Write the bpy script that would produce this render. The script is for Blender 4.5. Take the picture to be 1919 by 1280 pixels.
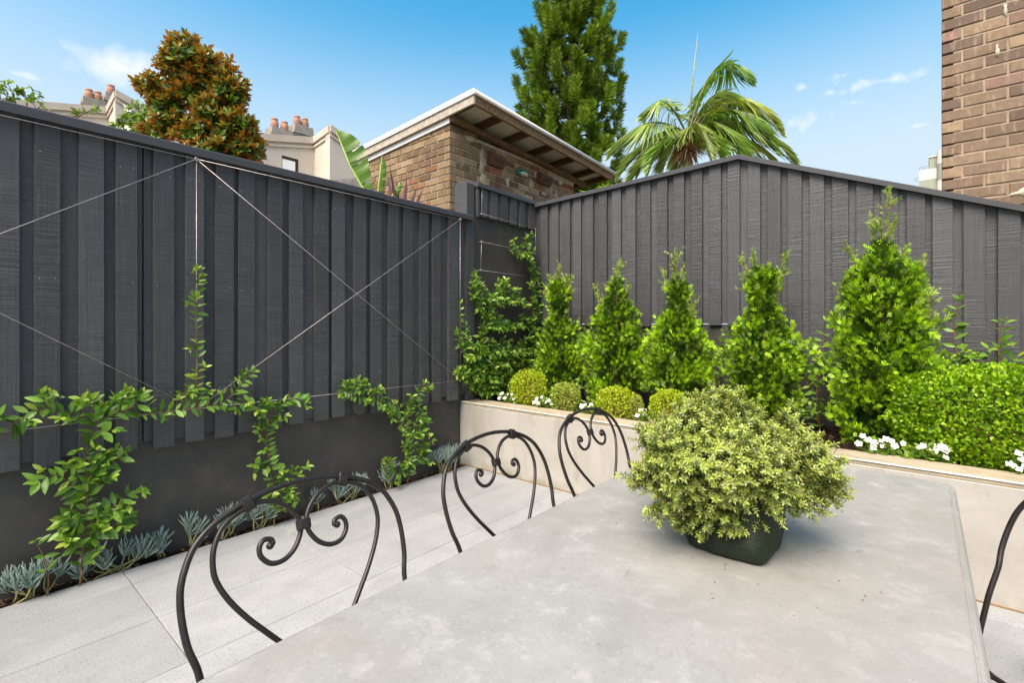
import bpy, math, random
import numpy as np
from mathutils import Vector, Matrix
SC = bpy.context.scene
COL = SC.collection
for _o in list(bpy.data.objects): bpy.data.objects.remove(_o)
rng = np.random.RandomState(7)
random.seed(7)

# ---------------------------------------------------------------- camera
HEAD = math.radians(40.27)              # camera looks this far left of +Y
cam_d = bpy.data.cameras.new('camera'); cam = bpy.data.objects.new('camera', cam_d); COL.objects.link(cam)
cam.location = (0, 0, 1.4); cam.rotation_euler = (math.radians(90), 0, HEAD)
cam_d.sensor_width = 36; cam_d.sensor_fit = 'HORIZONTAL'; cam_d.lens = 36*913/1919
cam_d.shift_y = -32/1919; cam_d.clip_start = .02; cam_d.clip_end = 3000
SC.camera = cam

# ---------------------------------------------------------------- sky, sun, exposure
SUN_EL, SUN_AZ = math.radians(54), math.radians(170)     # azimuth clockwise from +Y
EXPOSURE = 1.16
w = bpy.data.worlds.new('World'); SC.world = w; w.use_nodes = True
nt = w.node_tree; nt.nodes.clear()
def nd(tree, t, **k):
    n = tree.nodes.new(t)
    for a, b in k.items(): setattr(n, a, b)
    return n
out = nd(nt, 'ShaderNodeOutputWorld'); bg = nd(nt, 'ShaderNodeBackground')
sky = nd(nt, 'ShaderNodeTexSky', sky_type='NISHITA', sun_disc=False, sun_elevation=SUN_EL, sun_rotation=SUN_AZ,
         altitude=0, air_density=1.0, dust_density=5.0, ozone_density=4.0)
hsv = nd(nt, 'ShaderNodeHueSaturation'); hsv.inputs['Saturation'].default_value = 1.48; hsv.inputs['Hue'].default_value = .478; hsv.inputs['Value'].default_value = 1.08
nt.links.new(sky.outputs[0], hsv.inputs['Color'])
tc = nd(nt, 'ShaderNodeTexCoord')
nz = nd(nt, 'ShaderNodeTexNoise'); nz.inputs['Scale'].default_value = 17; nz.inputs['Detail'].default_value = 6; nz.inputs['Roughness'].default_value = .58
mp = nd(nt, 'ShaderNodeMapping'); mp.inputs['Scale'].default_value = (1, 1, 2.2)
nt.links.new(tc.outputs['Generated'], mp.inputs[0]); nt.links.new(mp.outputs[0], nz.inputs['Vector'])
CLOUDS = [((-0.9073, 0.1812, 0.3794), .088, .040, .95), ((-0.8681, 0.2745, 0.4136), .055, .032, .85), ((-0.9367, 0.0845, 0.3398), .03, .008, .45),
          ((-0.0482, 0.9275, 0.3706), .088, .012, .7), ((-0.1043, 0.9149, 0.3899), .036, .017, .75), ((-0.149, 0.9313, 0.3323), .055, .03, .75),
          ((-0.0853, 0.9331, 0.3495), .028, .008, .5), ((-0.0018, 0.9539, 0.3002), .023, .006, .5), ((-0.1501, 0.91, 0.3866), .016, .008, .5),
          ((0.75, 0.55, 0.36), .13, .03, .8), ((0.1, -0.92, 0.35), .15, .03, .8)]
acc = None
def vm(op, a=None, b=None):
    n = nd(nt, 'ShaderNodeVectorMath', operation=op)
    for i, v in enumerate((a, b)):
        if v is None: continue
        if isinstance(v, (tuple, list, Vector)): n.inputs[i].default_value = tuple(v)
        else: nt.links.new(v, n.inputs[i])
    return n
def ma(op, a, b=None, c=None, clamp=False):
    n = nd(nt, 'ShaderNodeMath', operation=op, use_clamp=clamp)
    for i, v in enumerate((a, b, c)):
        if v is None: continue
        if isinstance(v, (int, float)): n.inputs[i].default_value = v
        else: nt.links.new(v, n.inputs[i])
    return n.outputs[0]
nz2 = nd(nt, 'ShaderNodeTexNoise'); nz2.inputs['Scale'].default_value = 34; nz2.inputs['Detail'].default_value = 6; nt.links.new(tc.outputs['Generated'], nz2.inputs['Vector'])
puff = ma('MULTIPLY_ADD', nz2.outputs['Fac'], 1.9, .28); wisp = ma('MULTIPLY_ADD', nz2.outputs['Fac'], 4.2, -1.35)
for ci, (c, su, sv, amp) in enumerate(CLOUDS):
    nterm = puff if ci < 2 else wisp
    c = Vector(c).normalized(); a = Vector((0, 0, 1)).cross(c).normalized(); b = c.cross(a)
    k = nd(nt, 'ShaderNodeMapping', vector_type='TEXTURE'); nt.links.new(tc.outputs['Generated'], k.inputs[0])
    k.inputs['Location'].default_value = c; k.inputs['Rotation'].default_value = Matrix((a, b, c)).transposed().to_euler(); k.inputs['Scale'].default_value = (su, sv, .6)
    m = ma('MINIMUM', ma('MULTIPLY_ADD', vm('LENGTH', k.outputs[0]).outputs['Value'], -1.35, nterm), amp/.72)
    acc = m if acc is None else ma('MAXIMUM', acc, m)
acc = ma('MULTIPLY', acc, .72, clamp=True)
mixc = nd(nt, 'ShaderNodeMix', data_type='RGBA'); mixc.inputs[7].default_value = (3.0, 3.25, 3.6, 1)
sep = nd(nt, 'ShaderNodeSeparateXYZ'); nt.links.new(tc.outputs['Generated'], sep.inputs[0])
hz = nd(nt, 'ShaderNodeMapRange', interpolation_type='SMOOTHSTEP'); nt.links.new(sep.outputs['Z'], hz.inputs['Value'])       # pale haze towards the horizon, all round
for i_, v_ in enumerate((.24, .57, .92, .0)): hz.inputs[i_+1].default_value = v_
hmix = nd(nt, 'ShaderNodeMix', data_type='RGBA'); hmix.inputs[7].default_value = (2.05, 2.62, 3.35, 1)
nt.links.new(hz.outputs[0], hmix.inputs[0]); nt.links.new(hsv.outputs[0], hmix.inputs[6])
nt.links.new(acc, mixc.inputs[0]); nt.links.new(hmix.outputs[2], mixc.inputs[6])
nt.links.new(mixc.outputs[2], bg.inputs[0]); bg.inputs[1].default_value = .15
nt.links.new(bg.outputs[0], out.inputs[0])
sun_d = bpy.data.lights.new('sun', 'SUN'); sun_d.energy = 1.9; sun_d.angle = math.radians(40); sun_d.color = (1, .985, .96)
sun = bpy.data.objects.new('sun', sun_d); COL.objects.link(sun)
sdir = Vector((math.sin(SUN_AZ)*math.cos(SUN_EL), math.cos(SUN_AZ)*math.cos(SUN_EL), math.sin(SUN_EL)))
sun.rotation_euler = sdir.to_track_quat('Z', 'Y').to_euler(); sun.location = sdir*30
SC.view_settings.view_transform = 'Standard'; SC.view_settings.look = 'None'; SC.view_settings.gamma = 1
SC.view_settings.exposure = EXPOSURE; SC.view_settings.use_curve_mapping = False
SC.view_settings.use_white_balance = True; SC.view_settings.white_balance_temperature = 7400; SC.view_settings.white_balance_tint = 10

# ---------------------------------------------------------------- materials
def srgb(r, g, b):
    f = lambda c: (c/12.92 if c <= .04045 else ((c+.055)/1.055)**2.4)
    return (f(r/255), f(g/255), f(b/255))
def lin4(c): return (c[0], c[1], c[2], 1)
class MT:
    """small node helper"""
    def __init__(s, name):
        s.m = bpy.data.materials.new(name); s.m.use_nodes = True; s.t = s.m.node_tree; s.t.nodes.clear()
        s.out = s.n('ShaderNodeOutputMaterial'); s.b = s.n('ShaderNodeBsdfPrincipled'); s.l(s.b.outputs[0], s.out.inputs[0])
    def n(s, t, **k): return nd(s.t, t, **k)
    def l(s, a, b): s.t.links.new(a, b)
    def pos(s, scale=(1, 1, 1), obj=False):
        src = s.n('ShaderNodeTexCoord').outputs['Object'] if obj else s.n('ShaderNodeNewGeometry').outputs['Position']
        mpn = s.n('ShaderNodeMapping'); mpn.inputs['Scale'].default_value = scale; s.l(src, mpn.inputs[0]); return mpn.outputs[0]
    def noise(s, vec, scale, detail=5, rough=.55, dist=0):
        n = s.n('ShaderNodeTexNoise'); n.inputs['Scale'].default_value = scale; n.inputs['Detail'].default_value = detail
        n.inputs['Roughness'].default_value = rough; n.inputs['Distortion'].default_value = dist
        if vec is not None: s.l(vec, n.inputs['Vector'])
        return n.outputs['Fac']
    def ramp(s, fac, stops, interp='LINEAR'):
        r = s.n('ShaderNodeValToRGB'); e = r.color_ramp.elements; r.color_ramp.interpolation = interp
        while len(e) < len(stops): e.new(.5)
        for i, (p, c) in enumerate(stops):
            e[i].position = p; e[i].color = (c, c, c, 1) if isinstance(c, (int, float)) else lin4(c)
        s.l(fac, r.inputs[0]); return r.outputs[0]
    def mix(s, f, a, b, mode='MIX'):
        n = s.n('ShaderNodeMix', data_type='RGBA', blend_type=mode)
        for i, v in ((0, f), (6, a), (7, b)):
            if isinstance(v, (int, float)): n.inputs[i].default_value = v
            elif isinstance(v, tuple): n.inputs[i].default_value = lin4(v)
            else: s.l(v, n.inputs[i])
        return n.outputs[2]
    def math(s, op, a, b=None, clamp=False):
        n = s.n('ShaderNodeMath', operation=op, use_clamp=clamp)
        for i, v in enumerate((a, b)):
            if v is None: continue
            if isinstance(v, (int, float)): n.inputs[i].default_value = v
            else: s.l(v, n.inputs[i])
        return n.outputs[0]
    def color(s, c): 
        if isinstance(c, tuple): s.b.inputs['Base Color'].default_value = lin4(c)
        else: s.l(c, s.b.inputs['Base Color'])
    def rough(s, r):
        if isinstance(r, (int, float)): s.b.inputs['Roughness'].default_value = r
        else: s.l(r, s.b.inputs['Roughness'])
    def spec(s, v): s.b.inputs['Specular IOR Level'].default_value = v
    def bump(s, h, strength=.3, dist=.01):
        b = s.n('ShaderNodeBump'); b.inputs['Strength'].default_value = strength; b.inputs['Distance'].default_value = dist
        s.l(h, b.inputs['Height']); s.l(b.outputs[0], s.b.inputs['Normal'])
    def objinfo(s): return s.n('ShaderNodeObjectInfo')

def mat_paint_wood():
    m = MT('charcoal_painted_sawn_timber')
    oi = m.objinfo()
    base = srgb(65, 66, 68)
    off = m.n('ShaderNodeVectorMath', operation='SCALE'); 
    cmb = m.n('ShaderNodeCombineXYZ'); m.l(oi.outputs['Random'], cmb.inputs[0]); m.l(oi.outputs['Random'], cmb.inputs[2])
    off.inputs[3].default_value = 37; m.l(cmb.outputs[0], off.inputs[0])
    add = m.n('ShaderNodeVectorMath', operation='ADD'); m.l(m.pos(), add.inputs[0]); m.l(off.outputs[0], add.inputs[1])
    def scaled(s):
        k = m.n('ShaderNodeMapping'); k.inputs['Scale'].default_value = s; m.l(add.outputs[0], k.inputs[0]); return k.outputs[0]
    saw = m.noise(scaled((3, 3, 95)), 1.0, 3, .6, .3)            # saw marks across the board
    grain = m.noise(scaled((70, 70, 2)), 1.0, 4, .6)
    blob = m.noise(scaled((1, 1, 1)), 9, 5, .6)
    spk = m.noise(scaled((1, 1, 1)), 160, 2, .5)
    vk = m.n('ShaderNodeTexVoronoi'); vk.inputs['Scale'].default_value = 1.0; m.l(scaled((7, 7, 2.2)), vk.inputs['Vector']); knot = m.math('MULTIPLY', vk.outputs['Distance'], .6)
    amt = m.ramp(m.noise(scaled((2, 2, 1.2)), 1.6, 2), [(.35, .15), (.62, 1.0)])
    v = m.math('ADD', m.math('MULTIPLY', oi.outputs['Random'], .42), .78)
    c = m.mix(m.math('MULTIPLY', m.ramp(blob, [(.35, 0), (.75, 1)]), .25), base, srgb(86, 87, 88))
    c2 = m.mix(1.0, c, v, 'MULTIPLY')
    c2 = m.mix(m.math('MULTIPLY', m.math('MULTIPLY', m.ramp(saw, [(.42, 1), (.56, 0)]), amt), .28), c2, srgb(40, 40, 40))
    c2 = m.mix(m.math('MULTIPLY', m.math('MULTIPLY', m.ramp(saw, [(.58, 0), (.72, 1)]), amt), .2), c2, srgb(110, 108, 106))
    c2 = m.mix(m.math('MULTIPLY', m.ramp(grain, [(.55, 0), (.75, 1)]), .22), c2, srgb(104, 101, 98))
    c2 = m.mix(m.math('MULTIPLY', m.ramp(knot, [(.0, 1), (.05, 0)]), .5), c2, srgb(38, 37, 37))
    chip = m.ramp(spk, [(.76, 0), (.79, 1)])
    c3 = m.mix(m.math('MULTIPLY', chip, .35), c2, srgb(120, 116, 110))
    m.color(c3); m.rough(m.ramp(blob, [(.3, .42), (.7, .62)])); m.spec(.45)
    h = m.math('ADD', m.math('MULTIPLY', m.math('MULTIPLY', saw, amt), 1.0), m.math('ADD', m.math('MULTIPLY', grain, .45), m.math('MULTIPLY', spk, .25)))
    m.bump(h, .7, .009)
    return m.m
def mat_render_dark():
    m = MT('charcoal_painted_render'); p = m.pos()
    big = m.noise(p, 2.2, 5, .6); fine = m.noise(p, 90, 4, .6); drip = m.noise(m.pos((9, 9, 1.0)), 3, 4, .6); dust = m.noise(p, 5.5, 7, .7); spl = m.noise(p, 38, 3, .6)
    c = m.mix(m.ramp(big, [(.3, 0), (.7, 1)]), srgb(56, 54, 52), srgb(68, 66, 63))
    c = m.mix(m.math('MULTIPLY', m.ramp(drip, [(.62, 0), (.8, 1)]), .35), c, srgb(74, 70, 66))
    c = m.mix(m.math('MULTIPLY', m.ramp(dust, [(.52, 0), (.70, 1)]), .4), c, srgb(92, 86, 79))
    c = m.mix(m.math('MULTIPLY', m.ramp(spl, [(.70, 0), (.74, 1)]), .45), c, srgb(112, 106, 98))
    m.color(c); m.rough(.58); m.spec(.35); m.bump(m.math('ADD', fine, m.math('MULTIPLY', dust, .5)), .3, .006); return m.m
def mat_cap():
    m = MT('charcoal_capping_paint'); p = m.pos()
    m.color(m.mix(m.noise(p, 6, 4), srgb(56, 57, 60), srgb(68, 69, 72))); m.rough(.45); m.spec(.4); m.bump(m.noise(p, 60, 3), .1, .004); return m.m
def mat_concrete_table():
    m = MT('pale_grey_honed_concrete'); p = m.pos(); 
    a = m.noise(p, 3.4, 8, .66, .25); b = m.noise(p, 9.5, 8, .7, .35); f = m.noise(p, 95, 4, .75); cl = m.noise(p, 1.1, 3, .5)
    c = m.mix(m.ramp(a, [(.33, 0), (.66, 1)]), srgb(132, 132, 128), srgb(145, 145, 141))
    c = m.mix(m.math('MULTIPLY', m.ramp(b, [(.54, 0), (.68, 1)]), .55), c, srgb(170, 168, 166))
    c = m.mix(m.math('MULTIPLY', m.ramp(b, [(.30, 1), (.42, 0)]), .5), c, srgb(116, 115, 109))
    c = m.mix(m.math('MULTIPLY', m.ramp(f, [(.58, 0), (.68, 1)]), .42), c, srgb(176, 175, 171))
    c = m.mix(m.math('MULTIPLY', m.ramp(f, [(.32, 1), (.42, 0)]), .42), c, srgb(110, 108, 102))
    c = m.mix(m.math('MULTIPLY', m.ramp(cl, [(.45, 0), (.7, 1)]), .25), c, srgb(150, 147, 140))
    po = m.n('ShaderNodeTexVoronoi'); po.inputs['Scale'].default_value = 42; m.l(p, po.inputs['Vector'])
    c = m.mix(m.math('MULTIPLY', m.ramp(po.outputs['Distance'], [(.05, 1), (.1, 0)]), m.ramp(m.noise(p, 14, 2), [(.56, 0), (.62, .5)])), c, srgb(92, 88, 80))
    c = m.mix(m.math('MULTIPLY', m.ramp(m.noise(p, 24, 6, .7), [(.60, 0), (.68, 1)]), .2), c, srgb(178, 176, 170))
    c = m.mix(m.math('MULTIPLY', m.ramp(m.noise(p, 5.5, 7, .68, .4), [(.50, 0), (.62, 1)]), .28), c, srgb(124, 123, 117))
    c = m.mix(m.math('MULTIPLY', m.ramp(m.noise(m.pos((1.3, 1, 1)), 1.7, 5, .6, .6), [(.54, 0), (.66, 1)]), .3), c, srgb(138, 129, 119))
    vv = m.n('ShaderNodeTexVoronoi', feature='DISTANCE_TO_EDGE'); vv.inputs['Scale'].default_value = 3.1
    dv = m.n('ShaderNodeVectorMath', operation='ADD'); nn = m.n('ShaderNodeTexNoise'); nn.inputs['Scale'].default_value = 3.5; nn.inputs['Detail'].default_value = 6
    m.l(p, nn.inputs['Vector']); m.l(p, dv.inputs[0]); m.l(nn.outputs['Color'], dv.inputs[1]); m.l(dv.outputs[0], vv.inputs['Vector'])
    crack = m.math('MULTIPLY', m.ramp(vv.outputs['Distance'], [(0, 1), (.022, 0)]), m.ramp(a, [(.48, 0), (.62, .4)]))
    c = m.mix(crack, c, srgb(122, 120, 115))
    m.color(c); m.rough(m.ramp(b, [(.3, .38), (.7, .6)])); m.spec(.42)
    m.bump(m.math('ADD', m.math('MULTIPLY', b, .6), m.math('MULTIPLY', f, .25)), .12, .006); return m.m
def mat_paver():
    m = MT('flamed_grey_granite'); p = m.pos(); oi = m.objinfo()
    a = m.noise(m.pos((2.2, 1.2, 1)), 3.0, 6, .62, .2); f = m.noise(p, 210, 2, .6); f2 = m.noise(p, 95, 3, .6); st = m.noise(p, 1.7, 5, .65)
    c = m.mix(m.ramp(a, [(.35, 0), (.68, 1)]), srgb(141, 143, 143), srgb(153, 155, 154))
    c = m.mix(m.math('MULTIPLY', m.ramp(f, [(.55, 0), (.66, 1)]), .5), c, srgb(178, 180, 180))
    c = m.mix(m.math('MULTIPLY', m.ramp(f2, [(.32, 1), (.45, 0)]), .55), c, srgb(98, 99, 98))
    c = m.mix(m.math('MULTIPLY', m.ramp(st, [(.55, 0), (.75, 1)]), .3), c, srgb(128, 126, 119))
    v = m.math('ADD', m.math('MULTIPLY', oi.outputs['Random'], .17), .88)
    m.color(m.mix(1.0, c, v, 'MULTIPLY')); m.rough(.75); m.spec(.3); m.bump(m.math('ADD', f, f2), .3, .003); return m.m
def mat_planter():
    m = MT('cream_rendered_wall'); p = m.pos()
    a = m.noise(p, 2.0, 6, .62, .6); b = m.noise(m.pos((1.6, 1.6, .5)), 6, 5, .6, .5); f = m.noise(p, 130, 3, .6)
    c = m.mix(m.ramp(a, [(.32, 0), (.7, 1)]), srgb(150, 147, 139), srgb(170, 167, 160))
    c = m.mix(m.math('MULTIPLY', m.ramp(b, [(.55, 0), (.75, 1)]), .4), c, srgb(176, 171, 163))
    c = m.mix(m.math('MULTIPLY', m.ramp(b, [(.30, 1), (.46, 0)]), .5), c, srgb(134, 129, 114))
    sx = m.n('ShaderNodeSeparateXYZ'); m.l(p, sx.inputs[0])
    moss = m.math('MULTIPLY', m.ramp(m.math('ADD', sx.outputs['Z'], m.math('MULTIPLY', m.noise(p, 7, 5), .16)), [(.07, 1), (.17, 0)]), m.ramp(m.noise(p, 3.0, 3), [(.47, 0), (.6, .75)]))
    c = m.mix(moss, c, srgb(112, 108, 58))
    m.color(c); m.rough(.8); m.spec(.25); m.bump(f, .18, .004); return m.m
def mat_coping():
    m = MT('honey_sandstone_coping'); p = m.pos((1, 2.5, 1)); a = m.noise(p, 4, 6, .65, .8); f = m.noise(m.pos(), 120, 3)
    c = m.mix(m.ramp(a, [(.3, 0), (.7, 1)]), srgb(142, 128, 104), srgb(178, 166, 142)); c = m.mix(m.math('MULTIPLY', m.ramp(f, [(.3, 1), (.42, 0)]), .4), c, srgb(120, 108, 88))
    m.color(c); m.rough(.75); m.bump(f, .2, .003); return m.m
def mat_plain(name, c1, c2, scale=8, rough=.6, spec=.4, metal=0, bump=0, bscale=60, obj=False):
    m = MT(name); p = m.pos(obj=obj)
    m.color(m.mix(m.ramp(m.noise(p, scale, 5, .6), [(.3, 0), (.7, 1)]), c1, c2)); m.rough(rough); m.spec(spec); m.b.inputs['Metallic'].default_value = metal
    if bump: m.bump(m.noise(p, bscale, 4, .6), bump, .01)
    return m.m
def mat_brick(name='weathered_brick', tint=1.0):
    m = MT(name); oi = m.objinfo(); p = m.pos()
    n1 = m.noise(p, 22, 5, .65); n2 = m.noise(p, 140, 3, .6); n3 = m.noise(m.pos((30, 30, 6)), 1, 3)
    c = m.mix(m.math('MULTIPLY', m.ramp(n1, [(.4, 0), (.7, 1)]), .45), oi.outputs['Color'], srgb(98, 80, 64))
    c = m.mix(m.math('MULTIPLY', m.ramp(n3, [(.55, 0), (.72, 1)]), .3), c, srgb(190, 172, 148))
    c = m.mix(m.math('MULTIPLY', m.ramp(n2, [(.28, 1), (.4, 0)]), .45), c, srgb(60, 46, 38))
    m.color(c); m.rough(.88); m.spec(.2); m.bump(m.math('ADD', n1, m.math('MULTIPLY', n2, .6)), .5, .006); return m.m
def mat_mortar(name, c1, c2):
    m = MT(name); p = m.pos(); a = m.noise(p, 9, 6, .65); f = m.noise(p, 110, 3)
    m.color(m.mix(m.ramp(a, [(.35, 0), (.65, 1)]), c1, c2)); m.rough(.92); m.spec(.15); m.bump(m.math('ADD', a, f), .5, .008); return m.m
def mat_soil():
    m = MT('dark_mulch_soil'); p = m.pos(); a = m.noise(p, 45, 6, .7); b = m.noise(p, 160, 3)
    m.color(m.ramp(a, [(.3, srgb(26, 19, 15)), (.55, srgb(48, 37, 30)), (.75, srgb(84, 66, 52))])); m.rough(.95); m.spec(.1); m.bump(m.math('ADD', a, b), .9, .02); return m.m
def mat_iron():
    m = MT('dark_bronze_wrought_iron'); p = m.pos(obj=True); n = m.noise(p, 55, 4)
    m.color(m.mix(n, srgb(30, 26, 25), srgb(50, 44, 41))); m.b.inputs['Metallic'].default_value = .35; m.rough(m.ramp(n, [(.3, .3), (.7, .46)])); m.spec(.5); m.bump(n, .12, .003); return m.m
def mat_leaf(name, mode='attr', rough=.4, trans=.3, spec=.4, under=None, vein=False, bscale=0):
    m = MT(name)
    if mode == 'obj': c = m.objinfo().outputs['Color']
    else: a = m.n('ShaderNodeVertexColor', layer_name='Col'); c = a.outputs[0]
    if under is not None:
        g = m.n('ShaderNodeNewGeometry'); c = m.mix(g.outputs['Backfacing'], c, under)
    if vein:
        tcn = m.n('ShaderNodeTexCoord'); sx = m.n('ShaderNodeSeparateXYZ'); m.l(tcn.outputs['Object'], sx.inputs[0])
        rib = m.ramp(m.math('ABSOLUTE', sx.outputs['X']), [(.008, 1), (.03, 0)])
        wv = m.math('SINE', m.math('MULTIPLY', m.math('ADD', sx.outputs['Y'], m.math('MULTIPLY', m.math('ABSOLUTE', sx.outputs['X']), -.6)), 60))
        c = m.mix(m.math('MULTIPLY', rib, .35), c, (.34, .45, .12))
        m.bump(m.math('ADD', wv, m.math('MULTIPLY', rib, -2)), .12, .02)
    if bscale: m.bump(m.noise(m.pos(), bscale, 3), .3, .01)
    m.color(c); m.rough(rough); m.spec(spec)
    if trans:
        t = m.n('ShaderNodeBsdfTranslucent'); br = m.mix(1.0, c, (1.25, 1.3, .7), 'MULTIPLY'); m.l(br, t.inputs['Color'])
        mx = m.n('ShaderNodeMixShader'); mx.inputs[0].default_value = trans; m.l(m.b.outputs[0], mx.inputs[1]); m.l(t.outputs[0], mx.inputs[2]); m.l(mx.outputs[0], m.out.inputs[0])
    return m.m

M = dict(wood=mat_paint_wood(), render=mat_render_dark(), cap=mat_cap(), table=mat_concrete_table(), paver=mat_paver(), planter=mat_planter(), coping=mat_coping(),
    brick=mat_brick(), soil=mat_soil(), iron=mat_iron(),
    mortar=mat_mortar('pale_lime_mortar', srgb(166, 157, 142), srgb(198, 190, 176)), mortar3=mat_mortar('brown_house_mortar', srgb(138, 122, 104), srgb(164, 148, 128)), mortar2=mat_mortar('sandy_mortar', srgb(166, 146, 120), srgb(190, 174, 150)),
    grout=mat_mortar('sandy_paving_grout', srgb(96, 84, 68), srgb(140, 130, 112)),
    trim=mat_plain('white_edge_strip', srgb(206, 204, 200), srgb(220, 219, 215), 5, .4),
    wire=mat_plain('galvanised_wire', srgb(176, 164, 162), srgb(200, 190, 188), 20, .35, .5, .55),
    ground=mat_plain('bare_earth_ground', srgb(96, 88, 72), srgb(120, 112, 92), .6, .95, .1),
    stem=mat_plain('woody_brown_stem', srgb(104, 74, 50), srgb(142, 108, 78), 40, .8, .2, 0, .4, 90),
    bark=mat_plain('grey_brown_bark', srgb(70, 56, 44), srgb(104, 88, 72), 14, .9, .15, 0, .6, 40),
    cream=mat_plain('cream_painted_render', srgb(186, 176, 163), srgb(198, 189, 177), .9, .85, .2, 0, .05, 30),
    creamtrim=mat_plain('cream_moulding', srgb(182, 168, 156), srgb(194, 182, 170), 1.2, .8, .2),
    stone=mat_plain('weathered_chimney_render', srgb(128, 122, 112), srgb(166, 160, 150), 3, .9, .2, 0, .2, 12),
    terra=mat_plain('terracotta', srgb(164, 120, 98), srgb(180, 138, 116), 4, .8, .2),
    blind=mat_plain('white_roller_blind', srgb(222, 222, 222), srgb(235, 235, 235), 3, .5, .3),
    frame_and_hole=mat_plain('dark_frame_and_hole_shade', srgb(42, 38, 34), srgb(56, 50, 44), 5, .6, .3),  # dark brown window frame colour, also paints the shade in the vent holes
    oldwood=mat_plain('weathered_brown_timber', srgb(96, 72, 50), srgb(140, 112, 84), 22, .85, .2, 0, .4, 50),
    darkwood=mat_plain('dark_stained_timber', srgb(72, 50, 36), srgb(104, 76, 54), 18, .85, .2, 0, .4, 50),
    greywood=mat_plain('silvered_timber', srgb(150, 142, 130), srgb(186, 178, 166), 16, .85, .2, 0, .3, 40),
    gutter=mat_plain('off_white_gutter_metal', srgb(206, 204, 200), srgb(222, 220, 217), 6, .4, .5),
    tin=mat_plain('cream_corrugated_steel', srgb(198, 190, 168), srgb(220, 213, 194), 5, .5, .4),
    ventm=mat_plain('rusty_brown_vent', srgb(92, 60, 48), srgb(118, 78, 60), 24, .75, .3, 0, .2, 60),
    teal=mat_plain('teal_lamp_housing', srgb(34, 128, 112), srgb(48, 146, 128), 12, .5, .4),
    lens=mat_plain('cream_lamp_lens', srgb(196, 190, 160), srgb(214, 208, 180), 12, .3, .5),
    aptg=mat_plain('sage_apartment_panel', srgb(140, 146, 132), srgb(152, 158, 144), .3, .7, .2),
    aptc=mat_plain('cream_apartment_render', srgb(204, 196, 182), srgb(216, 209, 196), .3, .8, .2),
    rail=mat_plain('grey_balcony_rail', srgb(120, 122, 124), srgb(140, 142, 144), 1, .5, .4),
    bag=None, petal=mat_plain('white_begonia_petal', srgb(206, 206, 194), srgb(226, 226, 216), 30, .5, .3),
    jas=mat_leaf('jasmine_leaf', 'obj', .32, .28, .5, None, True), jasa=mat_leaf('jasmine_leaf_mass', 'attr', .32, .28, .5),
    chalk=mat_leaf('chalk_stick_leaf', 'obj', .6, .06, .3, None, False), con=mat_leaf('conifer_foliage', 'attr', .5, .06, .35),
    box=mat_leaf('box_leaf', 'attr', .42, .32, .4), wes=mat_leaf('silver_shrub_leaf', 'attr', .5, .15, .35),
    mag=mat_leaf('magnolia_leaf', 'attr', .3, .12, .5, srgb(192, 130, 58)), pin=mat_leaf('pine_needle', 'attr', .55, .2, .3), palm=mat_leaf('palm_leaflet', 'attr', .35, .3, .5),
    ban=mat_leaf('paddle_leaf', 'attr', .35, .35, .5), cor=mat_leaf('purple_strap_leaf', 'attr', .4, .2, .4))
def mat_bag():
    m = MT('dark_green_woven_plastic'); p = m.pos()
    wv = m.n('ShaderNodeTexWave', wave_type='BANDS', bands_direction='Z'); wv.inputs['Scale'].default_value = 95; wv.inputs['Distortion'].default_value = 3; m.l(p, wv.inputs['Vector'])
    n = m.noise(p, 14, 5, .6)
    m.color(m.mix(n, srgb(14, 27, 11), srgb(27, 44, 20))); m.rough(m.ramp(n, [(.3, .42), (.7, .6)])); m.spec(.3)
    m.bump(m.math('ADD', m.math('MULTIPLY', wv.outputs['Fac'], .25), m.noise(m.pos((6, 6, 16)), 3.5, 4)), .5, .012); return m.m
M['bag'] = mat_bag()

# ---------------------------------------------------------------- object helpers
WL = {}                                         # world location of each object's origin
def link(o, parent=None, wloc=(0, 0, 0)):
    COL.objects.link(o); wloc = Vector(wloc); WL[o.name] = wloc
    if parent is not None:
        o.parent = parent; o.location = wloc-WL[parent.name]
    else: o.location = wloc
    return o
def tag(o, label=None, cat=None, group=None, kind=None):
    if label: o['label'] = label
    if cat: o['category'] = cat
    if group: o['group'] = group
    if kind: o['kind'] = kind
    return o
def thing(name, loc, label, cat, group=None):
    o = bpy.data.objects.new(name, None); o.empty_display_size = .1; link(o, None, loc); return tag(o, label, cat, group)
def mesh(name, V, Fc, mat, smooth=False):
    me = bpy.data.meshes.new(name); me.from_pydata([tuple(map(float, v)) for v in V], [], [tuple(map(int, f)) for f in Fc]); 
    if mat: me.materials.append(mat)
    if smooth: me.polygons.foreach_set('use_smooth', [True]*len(me.polygons))
    me.update(); return me
def mobj(name, V, Fc, mat, parent=None, smooth=False, org=None):
    """mesh object from WORLD coordinates"""
    if org is None: org = WL[parent.name] if parent is not None else (0, 0, 0)
    V = np.asarray(V, float)-np.asarray(tuple(org))
    return link(bpy.data.objects.new(name, mesh(name, V, Fc, mat, smooth)), parent, org)
def iobj(name, me, parent, wloc, rot=None, scale=None, color=None):
    o = bpy.data.objects.new(name, me); link(o, parent, wloc)
    if rot is not None: o.rotation_euler = rot
    if scale is not None: o.scale = scale if hasattr(scale, '__len__') else (scale,)*3
    if color is not None: o.color = (color[0], color[1], color[2], 1)
    return o
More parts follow.
